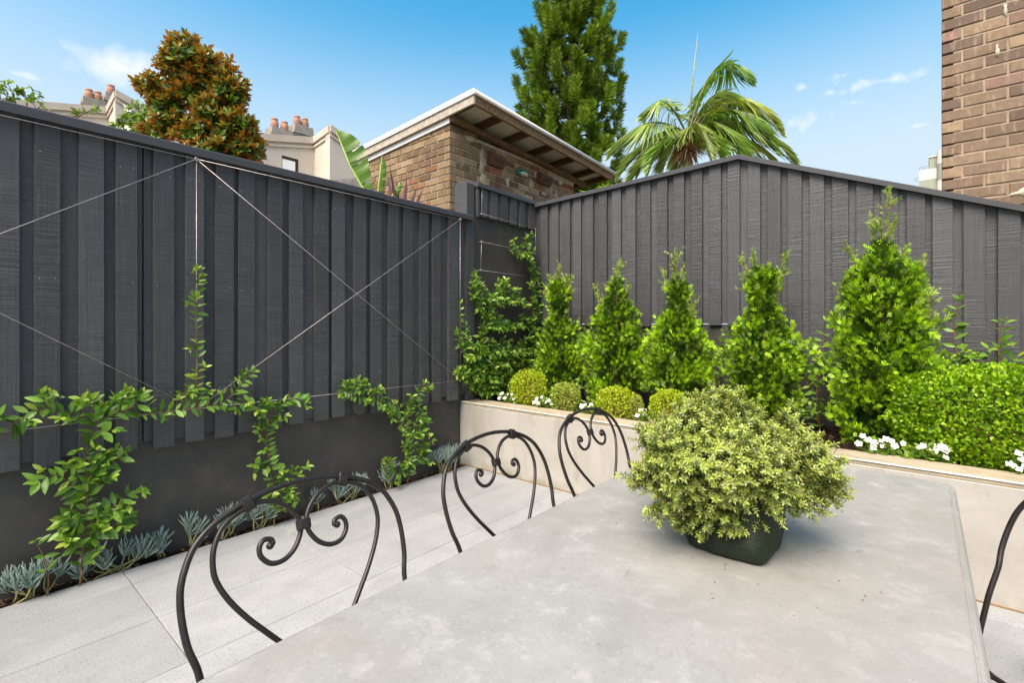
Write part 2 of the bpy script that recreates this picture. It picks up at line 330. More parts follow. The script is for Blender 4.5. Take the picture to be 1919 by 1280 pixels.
class MB:
    def __init__(s): s.V = []; s.F = []
    def add(s, V, Fc):
        b = len(s.V); s.V += [tuple(v) for v in V]; s.F += [tuple(i+b for i in f) for f in Fc]; return s
    def box(s, x0, x1, y0, y1, z0, z1, ch=0):
        if ch <= 0:
            V = [(x, y, z) for z in (z0, z1) for y in (y0, y1) for x in (x0, x1)]
            Fc = [(0, 2, 3, 1), (4, 5, 7, 6), (0, 1, 5, 4), (2, 6, 7, 3), (0, 4, 6, 2), (1, 3, 7, 5)]
            return s.add(V, Fc)
        V = []; 
        for ax in range(3):                    # chamfered box: 24 verts, two per corner & axis
            for sx in (0, 1):
                for sy in (0, 1):
                    for sz in (0, 1):
                        p = [(x0, x1)[sx], (y0, y1)[sy], (z0, z1)[sz]]; sg = (sx, sy, sz)
                        for k in range(3):
                            if k != ax: p[k] += ch*(1 if sg[k] == 0 else -1)
                        V.append(tuple(p))
        I = lambda ax, a, b, c: ax*8+a*4+b*2+c
        Fc = []
        for sgn in (0, 1):
            q = [I(0, sgn, 0, 0), I(0, sgn, 1, 0), I(0, sgn, 1, 1), I(0, sgn, 0, 1)]; Fc.append(q if sgn else q[::-1])
            q = [I(1, 0, sgn, 0), I(1, 0, sgn, 1), I(1, 1, sgn, 1), I(1, 1, sgn, 0)]; Fc.append(q if sgn else q[::-1])
            q = [I(2, 0, 0, sgn), I(2, 1, 0, sgn), I(2, 1, 1, sgn), I(2, 0, 1, sgn)]; Fc.append(q if sgn else q[::-1])
        for a in (0, 1):
            for b in (0, 1):
                Fc.append((I(0, a, b, 0), I(0, a, b, 1), I(1, a, b, 1), I(1, a, b, 0)))
                Fc.append((I(0, a, 0, b), I(0, a, 1, b), I(2, a, 1, b), I(2, a, 0, b)))
                Fc.append((I(1, 0, a, b), I(1, 1, a, b), I(2, 1, a, b), I(2, 0, a, b)))
                for c in (0, 1): Fc.append((I(0, a, b, c), I(1, a, b, c), I(2, a, b, c)))
        return s.add(V, Fc)
    def tube(s, P, r, n=8, cap=True):
        V, Fc = tube(P, r, n, cap); return s.add(V, Fc)
    def build(s, name, mat, parent=None, smooth=False, org=None): 
        import bmesh
        o = mobj(name, s.V, s.F, mat, parent, smooth, org)
        bm = bmesh.new(); bm.from_mesh(o.data); bmesh.ops.recalc_face_normals(bm, faces=bm.faces); bm.to_mesh(o.data); bm.free(); return o
def tube(P, r, n=8, cap=True):
    P = [Vector(p) for p in P]; m = len(P); r = [r]*m if isinstance(r, (int, float)) else list(r)
    T = [(P[min(i+1, m-1)]-P[max(i-1, 0)]).normalized() for i in range(m)]
    up = Vector((0, 0, 1)) if abs(T[0].z) < .9 else Vector((1, 0, 0))
    N = (up-T[0]*up.dot(T[0])).normalized(); V = []; Fc = []
    for i in range(m):
        N = (N-T[i]*N.dot(T[i])); N = N.normalized() if N.length > 1e-6 else T[i].orthogonal().normalized()
        B = T[i].cross(N)
        for k in range(n):
            a = 2*math.pi*k/n; V.append(P[i]+(N*math.cos(a)+B*math.sin(a))*r[i])
    for i in range(m-1):
        for k in range(n): Fc.append((i*n+k, i*n+(k+1) % n, (i+1)*n+(k+1) % n, (i+1)*n+k))
    if cap: Fc += [tuple(range(n))[::-1], tuple((m-1)*n+k for k in range(n))]
    return V, Fc
def spline(P, per=6):
    P = [np.asarray(p, float) for p in P]; Q = [2*P[0]-P[1]]+P+[2*P[-1]-P[-2]]; R = []
    for i in range(1, len(Q)-2):
        for k in range(per):
            t = k/per; a, b, c, d = Q[i-1:i+3]
            R.append(.5*((2*b)+(-a+c)*t+(2*a-5*b+4*c-d)*t*t+(-a+3*b-3*c+d)*t**3))
    R.append(P[-1]); return R
def ico(center, r, sub=1):
    import bmesh
    bm = bmesh.new(); bmesh.ops.create_icosphere(bm, subdivisions=sub, radius=1)
    r = (r, r, r) if isinstance(r, (int, float)) else r
    V = [(v.co.x*r[0]+center[0], v.co.y*r[1]+center[1], v.co.z*r[2]+center[2]) for v in bm.verts]; Fc = [[v.index for v in f.verts] for f in bm.faces]
    bm.free(); return V, Fc
# leaf templates: length 1 along +Y, width along X, normal +Z
def leaf_template(width=.42, fold=.12, droop=.12, st=(0, .22, .5, .78, 1), ws=(.06, .72, 1, .62, 0)):
    V = []; Fc = []
    for t, q in zip(st, ws):
        hw = width/2*q; z = -droop*t*t
        V += [(-hw, t, z+fold*hw*2), (0, t, z), (hw, t, z+fold*hw*2)]
    for i in range(len(st)-1):
        a = i*3; b = a+3; last = i == len(st)-2
        if last: Fc += [(a, a+1, b+1), (a+1, a+2, b+1)]
        else: Fc += [(a, a+1, b+1, b), (a+1, a+2, b+2, b+1)]
    if True:                                    # drop doubled tip points
        n = len(V); V = V[:n-3]+[V[n-2]]; k = n-3
        Fc = [tuple(k if i == n-2 else i for i in f) for f in Fc]
    return np.array(V), Fc
T_DIAMOND = (np.array([(0, 0, 0), (.5, .5, .06), (0, 1, 0), (-.5, .5, .06)], float), [(0, 1, 2, 3)])
T_BOAT = (np.array([(0, 0, 0), (.5, .55, .12), (0, 1, -.05), (-.5, .55, .12), (0, .5, -.04)], float), [(0, 1, 4), (1, 2, 4), (2, 3, 4), (3, 0, 4)])
def norm(a): return a/np.maximum(np.linalg.norm(a, axis=-1, keepdims=True), 1e-9)
def scatter(name, tmpl, P, D, N, L, W, colr, mat, parent=None, org=None, stuff=True, extra=None):
    """joined leaves: P positions, D axes, N normals, L lengths, W widths, colr per-leaf rgb"""
    TV, TF = tmpl; P = np.asarray(P, float); m = len(P); D = norm(np.asarray(D, float)); N = np.asarray(N, float)
    X = norm(np.cross(D, N)); Z = np.cross(X, D)
    L = np.broadcast_to(np.asarray(L, float), (m,)); W = np.broadcast_to(np.asarray(W, float), (m,)); nv = len(TV)
    V = P[:, None, :]+TV[None, :, 0, None]*(W[:, None, None]*X[:, None, :])+TV[None, :, 1, None]*(L[:, None, None]*D[:, None, :])+TV[None, :, 2, None]*(L[:, None, None]*Z[:, None, :])
    V = V.reshape(-1, 3); C = np.repeat(np.asarray(colr, float), nv, axis=0)
    k = len(TF[0]); same = all(len(f) == k for f in TF)
    if same: Fi = (np.array(TF)[None]+(np.arange(m)*nv)[:, None, None]).reshape(-1); sizes = np.full(m*len(TF), k)
    else:
        flat = np.concatenate([np.array(f) for f in TF]); Fi = (flat[None]+(np.arange(m)*nv)[:, None]).reshape(-1); sizes = np.tile([len(f) for f in TF], m)
    if extra is not None:                       # extra: (V, F, rgb) joined in, such as twigs
        eV, eF, ec = extra; b = len(V); V = np.vstack([V, np.asarray(eV, float)]); C = np.vstack([C, np.tile(ec, (len(eV), 1))])
        Fi = np.concatenate([Fi]+[np.array(f)+b for f in eF]); sizes = np.concatenate([sizes, [len(f) for f in eF]])
    if org is None: org = WL[parent.name] if parent is not None else P.mean(0)
    V = V-np.asarray(tuple(org))
    me = bpy.data.meshes.new(name); me.vertices.add(len(V)); me.vertices.foreach_set('co', V.astype(np.float32).ravel())
    me.loops.add(len(Fi)); me.loops.foreach_set('vertex_index', Fi.astype(np.int32)); me.polygons.add(len(sizes))
    st = np.concatenate([[0], np.cumsum(sizes)[:-1]]); me.polygons.foreach_set('loop_start', st.astype(np.int32))
    me.update(calc_edges=True)
    at = me.color_attributes.new('Col', 'FLOAT_COLOR', 'POINT'); at.data.foreach_set('color', np.hstack([np.clip(C, 0, 1), np.ones((len(C), 1))]).astype(np.float32).ravel())
    me.materials.append(mat); o = link(bpy.data.objects.new(name, me), parent, org)
    if stuff: o['kind'] = 'stuff'
    return o
def mixcol(n, cols, r, jit=.12):
    """random per-leaf colours between given linear colours"""
    cols = np.array(cols); t = r.rand(n)*(len(cols)-1); i = np.minimum(t.astype(int), len(cols)-2); f = (t-i)[:, None]
    c = cols[i]*(1-f)+cols[i+1]*f; return c*(1+jit*(r.rand(n, 1)*2-1))
def rdir(n, r): return norm(r.randn(n, 3))

# ================================================================ THE SETTING
tag(MB().box(-400, 400, -200, 600, -.4, -.16).build('ground', M['ground']), kind='structure')
# ---- patio paving
PX = [-3.47, -3.25, -2.79, -2.33, -1.87, -1.41, -.95, -.49, -.03, .43, .89, 1.35, 1.81, 2.27, 2.73]
PY = [-1.87, -1.02, -.17, .68, 1.53, 2.385, 3.235, 3.395]
paving = tag(MB().box(-3.475, 2.75, -1.9, 3.41, -.14, -.006).build('paving', M['grout'], org=(0, 1, -.006)), kind='structure')
pm = {}
for i in range(len(PX)-1):
    for j in range(len(PY)-1):
        lx, ly = PX[i+1]-PX[i]-.003, PY[j+1]-PY[j]-.003
        k = (round(lx, 3), round(ly, 3))
        if k not in pm: pm[k] = MB().box(-lx/2, lx/2, -ly/2, ly/2, -.03, 0, .0022); pm[k] = mesh('paver', pm[k].V, pm[k].F, M['paver'])
        iobj('paver', pm[k], paving, ((PX[i]+PX[i+1])/2, (PY[j]+PY[j+1])/2, rng.uniform(-.0008, .0008)), (rng.uniform(-.0006, .0006), 0, 0))
def soil_sheet(name, x0, x1, y0, y1, z, amp, nx, ny):
    xs = np.linspace(x0, x1, nx); ys = np.linspace(y0, y1, ny); V = []; Fc = []
    for y in ys:
        for x in xs: V.append((x, y, z+amp*rng.randn()))
    for j in range(ny-1):
        for i in range(nx-1): a = j*nx+i; Fc.append((a, a+1, a+nx+1, a+nx))
    o = mobj(name, V, Fc, M['soil'], None, True, ((x0+x1)/2, (y0+y1)/2, z)); return tag(o, kind='structure')
soil_sheet('garden_soil', -3.58, -3.474, -1.9, 3.42, -.012, .006, 8, 200)
soil_sheet('planter_soil', -3.56, 2.75, 3.58, 4.64, .585, .008, 160, 34)
mb = MB()
for k in range(1500):                       # bark chips of the mulch
    if k < 420: x, y, z = rng.uniform(-3.565, -3.478), rng.uniform(-1.5, 3.38), -.002
    else: x, y, z = rng.uniform(-3.5, 1.4), rng.uniform(3.61, 4.5), .592
    a, b, c = rng.uniform(.004, .016), rng.uniform(.003, .007), rng.uniform(.0015, .004); an = rng.uniform(0, 6.3); ca, sa = math.cos(an), math.sin(an); tl = rng.uniform(-.004, .004)
    V = [(x+ca*u*a-sa*v*b, y+sa*u*a+ca*v*b, z+w_*c+u*tl) for w_ in (0, 1) for (u, v) in ((-1, -.8), (1, -1), (.8, 1), (-1, 1))]
    mb.add(V, [(4, 5, 6, 7), (0, 1, 5, 4), (1, 2, 6, 5), (2, 3, 7, 6), (3, 0, 4, 7)])
chips = mb.build('bark_mulch', mat_plain('bark_chip', srgb(58, 42, 32), srgb(120, 92, 70), 60, .9, .15))
tag(chips, 'dark bark mulch chips over the garden bed soil', 'mulch', kind='stuff')

# ---- boards
def board(name, parent, axis, a0, a1, f, b, zb, zt0, zt1, mat=None, ch=.0015, clip=0, col=None):
    """vertical board; axis 'Y': runs along Y and faces +X (f=front X, b=back X); axis 'X': runs along X and faces -Y"""
    lean = rng.uniform(-.003, .003)
    prof = [(a0, b), (a1, b), (a1, f+(ch if b > f else -ch)), (a1-ch, f), (a0+ch, f), (a0, f+(ch if b > f else -ch))]
    V = []
    for lev in (0, 1):
        for a, d in prof:
            t = (a-a0)/(a1-a0); z = zb if lev == 0 else zt0+(zt1-zt0)*t
            if lev == 0: a += lean
            V.append((d, a, z) if axis == 'Y' else (a, d, z))
    n = 6
    if clip:                                 # clipped bottom corners
        for i in (0, 5, 4): V[i] = V[i][:2]+(zb+clip,)
        for i in (1, 2, 3): V[i] = V[i][:2]+(zb+clip,)
        am, w2 = (a0+a1)/2, (a1-a0)/2-clip*.8
        ex = [(am-w2, b), (am+w2, b), (am+w2, f), (am-w2, f)]; base = len(V)
        V += [((d, a, zb) if axis == 'Y' else (a, d, zb)) for a, d in ex]
    Fc = [tuple(range(n, 2*n))]+[(i, (i+1) % n, n+(i+1) % n, n+i) for i in range(n)]
    if clip: Fc += [(4, 3, base+2, base+3), (0, 5, 4, base+3, base), (1, base+1, base+2, 3, 2), (base, base+1, 1, 0), (base, base+3, base+2, base+1)]
    else: Fc += [tuple(range(n))[::-1]]
    m = MB(); m.add(V, Fc); return m.build(name, mat or M['wood'], parent)

# ---- left boundary: low rendered wall, lapped board fence above
lw = tag(MB().box(-3.74, -3.57, -1.9, 3.44, -.15, .735, .004).build('low_wall', M['render'], org=(-3.65, .8, -.15)), 'low charcoal rendered wall below the long left board fence', 'wall')
lf = thing('board_fence', (-3.55, .8, .66), 'long charcoal lapped board fence with wire crosses, on the left', 'fence')
RA = [(.202-.02, .271), (.324, .425), (.498, .604), (.656, .756), (.833, .939), (.998, 1.101), (1.168, 1.277), (1.306, 1.409), (1.497, 1.598), (1.647, 1.75), (1.837, 1.949),
      (1.984, 2.089), (2.17, 2.282), (2.328, 2.432), (2.497, 2.607), (2.659, 2.765), (2.837, 2.943), (2.988, 3.093), (3.188, 3.322)]
y = .165
while y > -1.85: RA.insert(0, (y-.165+.055, y-.165+.055+.105)); y -= .165
for i, (a, b) in enumerate(RA):
    board('board', lf, 'Y', a, b, -3.503+rng.uniform(-.003, .003), -3.531, .664+rng.uniform(-.012, .012), 2.47, 2.47, clip=.028 if abs(a-2.17) < .01 else 0)
    b2 = RA[i+1][0] if i+1 < len(RA) else 3.425
    if b2-b > .01:
        zb = .694+rng.uniform(-.01, .01)
        if abs(b-.756) < .01:               # the split board
            board('board', lf, 'Y', b-.02, .786, -3.5335, -3.556, zb, 2.47, 2.47); board('board', lf, 'Y', .792, b2+.02, -3.534, -3.557, zb+.006, 2.47, 2.47)
        else: board('board', lf, 'Y', b-.02, b2+(.02 if i+1 < len(RA) else 0), -3.5335+rng.uniform(-.002, 0), -3.557, zb, 2.47, 2.47)
board('board', lf, 'Y', .74, .84, -3.5585, -3.575, .74, 2.47, 2.47)  # added backing strip, keeps sky light out of the split so it looks dark
for z in (.95, 1.6, 2.25): MB().box(-3.64, -3.576, -1.9, 3.42, z, z+.09).build('rail', M['wood'], lf)
def cap_piece(parent, P0, P1, dx, h, mat=None, name='capping', ch=.006):
    """capping along P0->P1 (top line centre), dx = half width direction vector"""
    P0, P1, dx = Vector(P0), Vector(P1), Vector(dx); V = []
    for P in (P0, P1):
        up = Vector((0, 0, 1))
        for s, z in ((-1, -h), (1, -h), (1, -ch), (1-ch/dx.length, 0), (-1+ch/dx.length, 0), (-1, -ch)): V.append(P+dx*s+up*z)
    Fc = [(i, (i+1) % 6, 6+(i+1) % 6, 6+i) for i in range(6)]+[tuple(range(6))[::-1], tuple(range(6, 12))]
    m = MB(); m.add(V, Fc); return m.build(name, mat or M['cap'], parent)
cap_piece(lf, (-3.555, -1.9, 2.507), (-3.555, 2.43, 2.507), (.092, 0, 0), .052)
cap_piece(lf, (-3.557, 2.425, 2.499), (-3.557, 3.50, 2.499), (.090, 0, 0), .05)
mbn = MB()
for a, b in RA:                              # nail heads
    for z in (1.635, 2.30, .99):
        for yy in (a+.02, b-.02):
            if rng.rand() < .75: mbn.add(*ico((-3.5025, yy+rng.uniform(-.004, .004), z+rng.uniform(-.01, .01)), (.0022, .0032, .0032), 1))
tag(mbn.build('nail_heads', M['wire'], lf), kind='stuff')

# ---- taller pier section at the corner
pw = thing('pier_wall', (-3.6, 4.0, .5), 'tall charcoal rendered pier wall behind the climbing vine in the corner', 'wall')
MB().box(-3.70, -3.53, 3.555, 4.76, -.15, 2.80, .004).build('wall_panel', M['render'], pw)
m = MB(); prof = [(-3.69, 2.70)]+[(-3.6+.09*math.cos(t), 2.765+.09*math.sin(t)) for t in np.linspace(math.pi, .18*math.pi, 8)]+[(-3.513, 2.80), (-3.513, -.15), (-3.69, -.15)]
prof = [(-3.69, -.15), (-3.69, 2.80), (-3.675, 2.838), (-3.64, 2.856), (-3.56, 2.858), (-3.53, 2.85), (-3.513, 2.83), (-3.513, -.15)]
V = [(x, 3.445, z) for x, z in prof]+[(x, 3.551, z) for x, z in prof]; n = len(prof)
m.add(V, [tuple(range(n)), tuple(range(n, 2*n))[::-1]]+[(i, n+i, n+(i+1) % n, (i+1) % n) for i in range(n)]); m.build('post', M['wood'], pw)
pf = thing('fence_panel', (-3.5, 4.05, 2.5), 'short row of charcoal boards with wire, on top of the pier wall', 'fence panel')
PB = [(3.565, 3.6), (3.64, 3.722), (3.772, 3.88), (3.932, 4.045), (4.099, 4.211), (4.259, 4.35), (4.426, 4.539)]
for i, (a, b) in enumerate(PB):
    board('board', pf, 'Y', a, b, -3.488, -3.507, 2.508+rng.uniform(-.008, .008), 2.82, 2.82)
    b2 = PB[i+1][0] if i+1 < len(PB) else 4.58
    board('board', pf, 'Y', b-.012, b2+.012 if i+1 < len(PB) else b2, -3.5095, -3.527, 2.53, 2.82, 2.82)
cap_piece(pf, (-3.575, 3.555, 2.852), (-3.575, 4.62, 2.842), (.113, 0, 0), .045)

# ---- back boundary
bw = thing('low_wall', (-.5, 4.68, .5), 'low charcoal masonry wall behind the conifers, under the back fence', 'wall')
MB().box(-3.53, -1.247, 4.575, 4.76, -.15, 1.40, .004).build('wall_panel', M['render'], bw)
MB().box(-1.243, 2.75, 4.5885, 4.76, -.15, 1.083, .004).build('wall_panel', M['render'], bw)
bf = thing('board_fence', (-.5, 4.6, 1.08), 'charcoal board fence with peaked top behind the row of conifers', 'fence')
RB = [(-3.414, -3.308), (-3.258, -3.161), (-3.107, -3.003), (-2.962, -2.861), (-2.812, -2.709), (-2.646, -2.544), (-2.482, -2.38), (-2.322, -2.219), (-2.165, -2.062), (-1.992, -1.89), (-1.826, -1.725),
      (-1.661, -1.558), (-1.499, -1.394), (-1.334, -1.235), (-1.169, -1.07), (-1.014, -.915), (-.863, -.762), (-.707, -.606), (-.555, -.449), (-.4, -.295), (-.25, -.147), (-.101, .003), (.041, .148), (.201, .309), (.37, .476)]
x = .53
while x < 2.6: RB.append((x, x+.105)); x += .16
def cap_z(x):
    if x < -1.238: return 2.812+(x+3.44)*(2.883-2.812)/2.2
    if x < .9: return 2.883-(x+1.238)*.416
    return 2.883-(2.138)*.416
def top_z(x): return cap_z(x)-.035
for i, (a, b) in enumerate(RB):
    if a < -1.238 < b: b = min(b, -1.235)
    lo = 1.385 if b < -1.2 else 1.086
    board('board', bf, 'X', a, b, 4.538+rng.uniform(-.002, .003), 4.562, lo+rng.uniform(-.008, .01), top_z(a), top_z(b))
    a2 = b-.02; b2 = (RB[i+1][0]+.02) if i+1 < len(RB) else b+.05
    lo2 = 1.408 if b < -1.25 else 1.09
    board('board', bf, 'X', a2, b2, 4.5645+rng.uniform(0, .0015), 4.585 if lo2 < 1.2 else 4.574, lo2, top_z(a2), top_z(b2))
board('board', bf, 'X', -3.50, -3.40, 4.5645, 4.574, 1.408, top_z(-3.5), top_z(-3.4))
board('board', bf, 'X', -1.29, -1.225, 4.5655, 4.5745, 1.42, top_z(-1.29), top_z(-1.238)-.012)
for z in (1.55, 2.0): MB().box(-3.5, 2.7, 4.589, 4.65, z, z+.09).build('rail', M['wood'], bf)
cap_piece(bf, (-3.47, 4.60, cap_z(-3.47)), (-1.238, 4.60, 2.883), (0, -.1, 0), .042); cap_piece(bf, (-1.2378, 4.60, 2.883), (.9, 4.60, cap_z(.9)), (0, -.1, 0), .042); cap_piece(bf, (.9005, 4.60, cap_z(.9)), (2.75, 4.60, cap_z(.9)), (0, -.1, 0), .042)

# ---- raised planter
pl = thing('planter_wall', (-.4, 3.5, 0), 'low cream rendered planter wall with tan coping along the garden bed', 'planter')
MB().box(-3.565, 2.75, 3.40, 3.59, -.14, .598, .004).build('wall_panel', M['planter'], pl)
for i, x0 in enumerate(np.arange(-3.565, 2.7, 1.05)):
    x1 = min(x0+1.047, 2.75); MB().box(x0, x1, 3.4065, 3.625, .599, .629, .003).build('coping_stone', M['coping'], pl)
MB().box(-3.555, 2.75, 3.398, 3.406, .6225, .6305, .0012).build('edge_strip', M['trim'], pl)
MB().box(-3.565, 2.75, 3.393, 3.3995, -.01, .006).build('grout_joint', mat_plain('ochre_joint', srgb(140, 108, 66), srgb(120, 92, 58), 30, .9), pl)

# ================================================================ BRICKWORK
def brick_mesh(L, H=.0725, D=.1, ch=.004, seed=0):
    r = np.random.RandomState(seed); j = lambda: r.uniform(-.002, .002)
    V = [(sx*L/2, D, sz*H/2) for sx, sz in ((-1, -1), (1, -1), (1, 1), (-1, 1))]
    V += [(sx*L/2+j(), ch, sz*H/2+j()) for sx, sz in ((-1, -1), (1, -1), (1, 1), (-1, 1))]
    V += [(sx*(L/2-ch)+j(), 0+abs(j()), sz*(H/2-ch)+j()) for sx, sz in ((-1, -1), (1, -1), (1, 1), (-1, 1))]
    Fc = [(8, 9, 10, 11)]
    for i in range(4): k = (i+1) % 4; Fc += [(i, k, 4+k, 4+i), (4+i, 4+k, 8+k, 8+i)]
    m = MB(); m.add(V, Fc); return mesh('brick', m.V, m.F, M['brick'])
BRK = {}
def bmesh_for(L):
    k = (round(L, 3), rng.randint(3))
    if k not in BRK: BRK[k] = brick_mesh(L, seed=k[1]+int(k[0]*1000))
    return BRK[k]
def brick_row(parent, axis, fixed, a0, a1, z, start_half, palette, direction=1, stop=None, skip=None):
    """axis 'X': faces -Y; 'Y': faces +X. lays from a0 in direction until a1"""
    a = a0; first = True
    while (a1-a)*direction > .03:
        L = .107 if (first and start_half) else .226
        L = min(L, abs(a1-a)-.004); first = False
        c = a+direction*L/2; j = rng.uniform(-.003, .003)
        if skip and skip(c, z): a += direction*(L+.0145); continue
        col = palette(c, z)
        loc = (c, fixed+rng.uniform(-.0025, .0025), z) if axis == 'X' else (fixed+rng.uniform(-.0025, .0025), c, z)
        iobj('brick', bmesh_for(L), parent, loc, (rng.uniform(-.01, .01), rng.uniform(-.006, .006), (math.pi/2 if axis == 'Y' else 0)+rng.uniform(-.006, .006)), None, col)
        a += direction*(L+.0145)
def pick(cols, ps): 
    c = np.array(cols[rng.choice(len(cols), p=ps)])*rng.uniform(.85, 1.12); return c
TAN = [srgb(134, 113, 87), srgb(121, 100, 76), srgb(147, 126, 99), srgb(106, 86, 67), srgb(132, 93, 68)]
RED = [srgb(140, 111, 83), srgb(157, 128, 97), srgb(154, 92, 62), srgb(114, 76, 58), srgb(168, 141, 112)]
shed = thing('brick_shed', (-5.2, 5.3, -.16), 'small brown brick shed with tin skillion roof behind the pier wall', 'shed')
MB().box(-6.08, -4.372, 4.002, 6.69, -.16, 3.775).build('wall_core', M['mortar'], shed)
z = 2.62; row = 0
def occupied(c, zz): return (4.63 < c < 4.93 and 3.47 < zz < 3.68) or (5.70 < c < 6.02 and 3.47 < zz < 3.66) 
while z < 3.80:
    zz = z+.038; ev = row % 2
    brick_row(shed, 'X', 3.99, -4.36-(.113 if ev else 0), -6.08, zz, False if ev else rng.rand() < 0, lambda c, q: pick(TAN, [.34, .27, .23, .13, .03]), -1)
    if zz < 3.74 or True:
        def skip(c, q):
            if occupied(c, q): return True
            if q > 3.70 and c > 4.35: return True
            if q > 3.62 and c > 6.1: return True
            return False
        brick_row(shed, 'Y', -4.36, 3.99+(0 if ev else .112), 6.69, zz, False, lambda c, q: pick(TAN, [.4, .28, .1, .16, .06]) if c < 4.5 else pick(RED, [.27, .25, .17, .15, .16]), 1, skip=skip)
    z += .0865; row += 1
def smear(name, parent, c, ry, rz, mat, seed):
    r = np.random.RandomState(seed); n = 22; ang = np.linspace(0, 2*math.pi, n, endpoint=False); k = 1+.3*np.sin(ang*3+r.rand()*6)*r.rand()+.28*r.randn(n)*.6
    V = [(-4.352, c[0], c[1])]+[(-4.3545, c[0]+ry*.8*math.cos(a)*q, c[1]+rz*.8*math.sin(a)*q) for a, q in zip(ang, k)]+[(-4.366, c[0]+ry*math.cos(a)*q, c[1]+rz*math.sin(a)*q) for a, q in zip(ang, k)]
    Fc = [(0, 1+i, 1+(i+1) % n) for i in range(n)]+[(1+i, 1+n+i, 1+n+(i+1) % n, 1+(i+1) % n) for i in range(n)]
    m = MB(); m.add(V, Fc); m.build(name, mat, parent, True)
for k, (cy, cz, ry, rz) in enumerate([(4.55, 3.52, .05, .17), (4.58, 3.28, .08, .09), (4.97, 3.66, .06, .05), (5.05, 3.36, .05, .06), (5.58, 3.45, .06, .07), (5.25, 3.63, .06, .03), (6.07, 3.5, .035, .1), (5.5, 3.24, .13, .03), (5.9, 3.36, .09, .025), (6.2, 3.4, .05, .07), (4.35, 3.74, .12, .035)]):
    smear('mortar_patch', shed, (cy, cz), ry, rz, M['mortar2'], 50+k)
def zr(x, y): return 4.03+.055*(x+3.9)-.047*(y-3.97)
# roof
rf = MB(); ys = np.arange(3.93, 7.2, .019); V = []
for yv in ys:
    for xv in (-6.35, -3.9): V.append((xv, yv, zr(xv, yv)+.012*math.sin((yv-3.93)/.076*2*math.pi)))
nq = len(ys); rf.add(V, [(2*i, 2*i+1, 2*i+3, 2*i+2) for i in range(nq-1)]); roof = rf.build('roof', M['tin'], shed)
def beam(name, P0, P1, wv, h, mat, parent):
    P0, P1, wv = Vector(P0), Vector(P1), Vector(wv); V = []
    for P in (P0, P1):
        for s, zz in ((-1, 0), (1, 0), (1, -h), (-1, -h)): V.append(P+wv*s*.5+Vector((0, 0, zz)))
    m = MB(); m.add(V, [(0, 1, 5, 4), (1, 2, 6, 5), (2, 3, 7, 6), (3, 0, 4, 7), (3, 2, 1, 0), (4, 5, 6, 7)]); return m.build(name, mat, parent)
for yv in (4.0, 4.48, 5.02, 5.57, 6.12, 6.72, 7.12): beam('rafter', (-4.62, yv, zr(-4.62, yv)-.014), (-3.945, yv, zr(-3.945, yv)-.014), (0, .05, 0), .085, M['darkwood'], roof)
beam('fascia', (-3.92, 3.96, zr(-3.92, 3.96)-.012), (-3.92, 7.17, zr(-3.92, 7.17)-.012), (.035, 0, 0), .105, M['oldwood'], roof)
beam('wall_plate', (-4.33, 3.985, zr(-4.33, 3.985)-.105), (-4.33, 7.0, zr(-4.33, 7.0)-.105), (.07, 0, 0), .06, M['oldwood'], roof)
g = MB(); g.tube([(-3.885, 3.93, zr(-3.9, 3.93)+.006), (-3.885, 7.2, zr(-3.9, 7.2)+.006)], .026, 10); g.build('gutter', M['gutter'], roof, True)
beam('verge_board', (-6.36, 3.945, zr(-6.36, 3.945)-.02), (-3.9, 3.945, zr(-3.9, 3.945)-.02), (0, .03, 0), .10, M['greywood'], roof)
beam('verge_capping', (-6.36, 3.94, zr(-6.36, 3.94)+.04), (-3.87, 3.94, zr(-3.87, 3.94)+.04), (0, .055, 0), .062, M['gutter'], roof)
beam('flashing', (-6.09, 3.978, zr(-6.09, 3.978)-.121), (-4.352, 3.978, zr(-4.352, 3.978)-.121), (0, .016, 0), .062, M['blind'], roof)
def vent(y0, y1, z0, z1):
    m = MB(); prof = [(-4.365, z1), (-4.31, z1-.005), (-4.275, z1-.03), (-4.265, z1-.06), (-4.29, z0+.02), (-4.31, z0), (-4.365, z0)]
    V = [(x, y0, q) for x, q in prof]+[(x, y1, q) for x, q in prof]; n = len(prof)
    m.add(V, [tuple(range(n)), tuple(range(n, 2*n))[::-1]]+[(i, n+i, n+(i+1) % n, (i+1) % n) for i in range(n)]); o = m.build('air_vent', M['ventm'], shed)
    m2 = MB()
    for r_ in range(3):
        for c_ in range(6):
            yv = y0+.03+(y1-y0-.06)*(c_+.5)/6; t = .25+.25*r_; xx = -4.265-.025*t; qv = (z1-.06)+(z0+.02-z1+.06)*t
            m2.box(xx-.004, xx+.0025, yv-.012, yv+.012, qv-.009, qv+.009)
    m2.build('vent_slots', M['frame_and_hole'], o)  # solid dark blocks, painted shade in place of open holes
vent(4.64, 4.92, 3.49, 3.665); vent(5.715, 6.0, 3.485, 3.64)
l = MB(); l.add(*ico((-4.34, 5.33, 3.535), (.05, .115, .05), 2)); lamp = l.build('bulkhead_lamp', M['teal'], shed, True)
l = MB(); l.add(*ico((-4.315, 5.345, 3.522), (.05, .085, .034), 2)); l.build('lamp_lens', M['lens'], lamp, True)
l = MB(); l.box(-4.30, -4.272, 5.23, 5.44, 3.556, 3.567); l.build('lamp_hood', M['teal'], lamp)
l = MB(); l.add(*ico((-4.33, 6.27, 3.605), (.03, .05, .03), 2)); l.build('junction_box', M['lens'], shed, True)

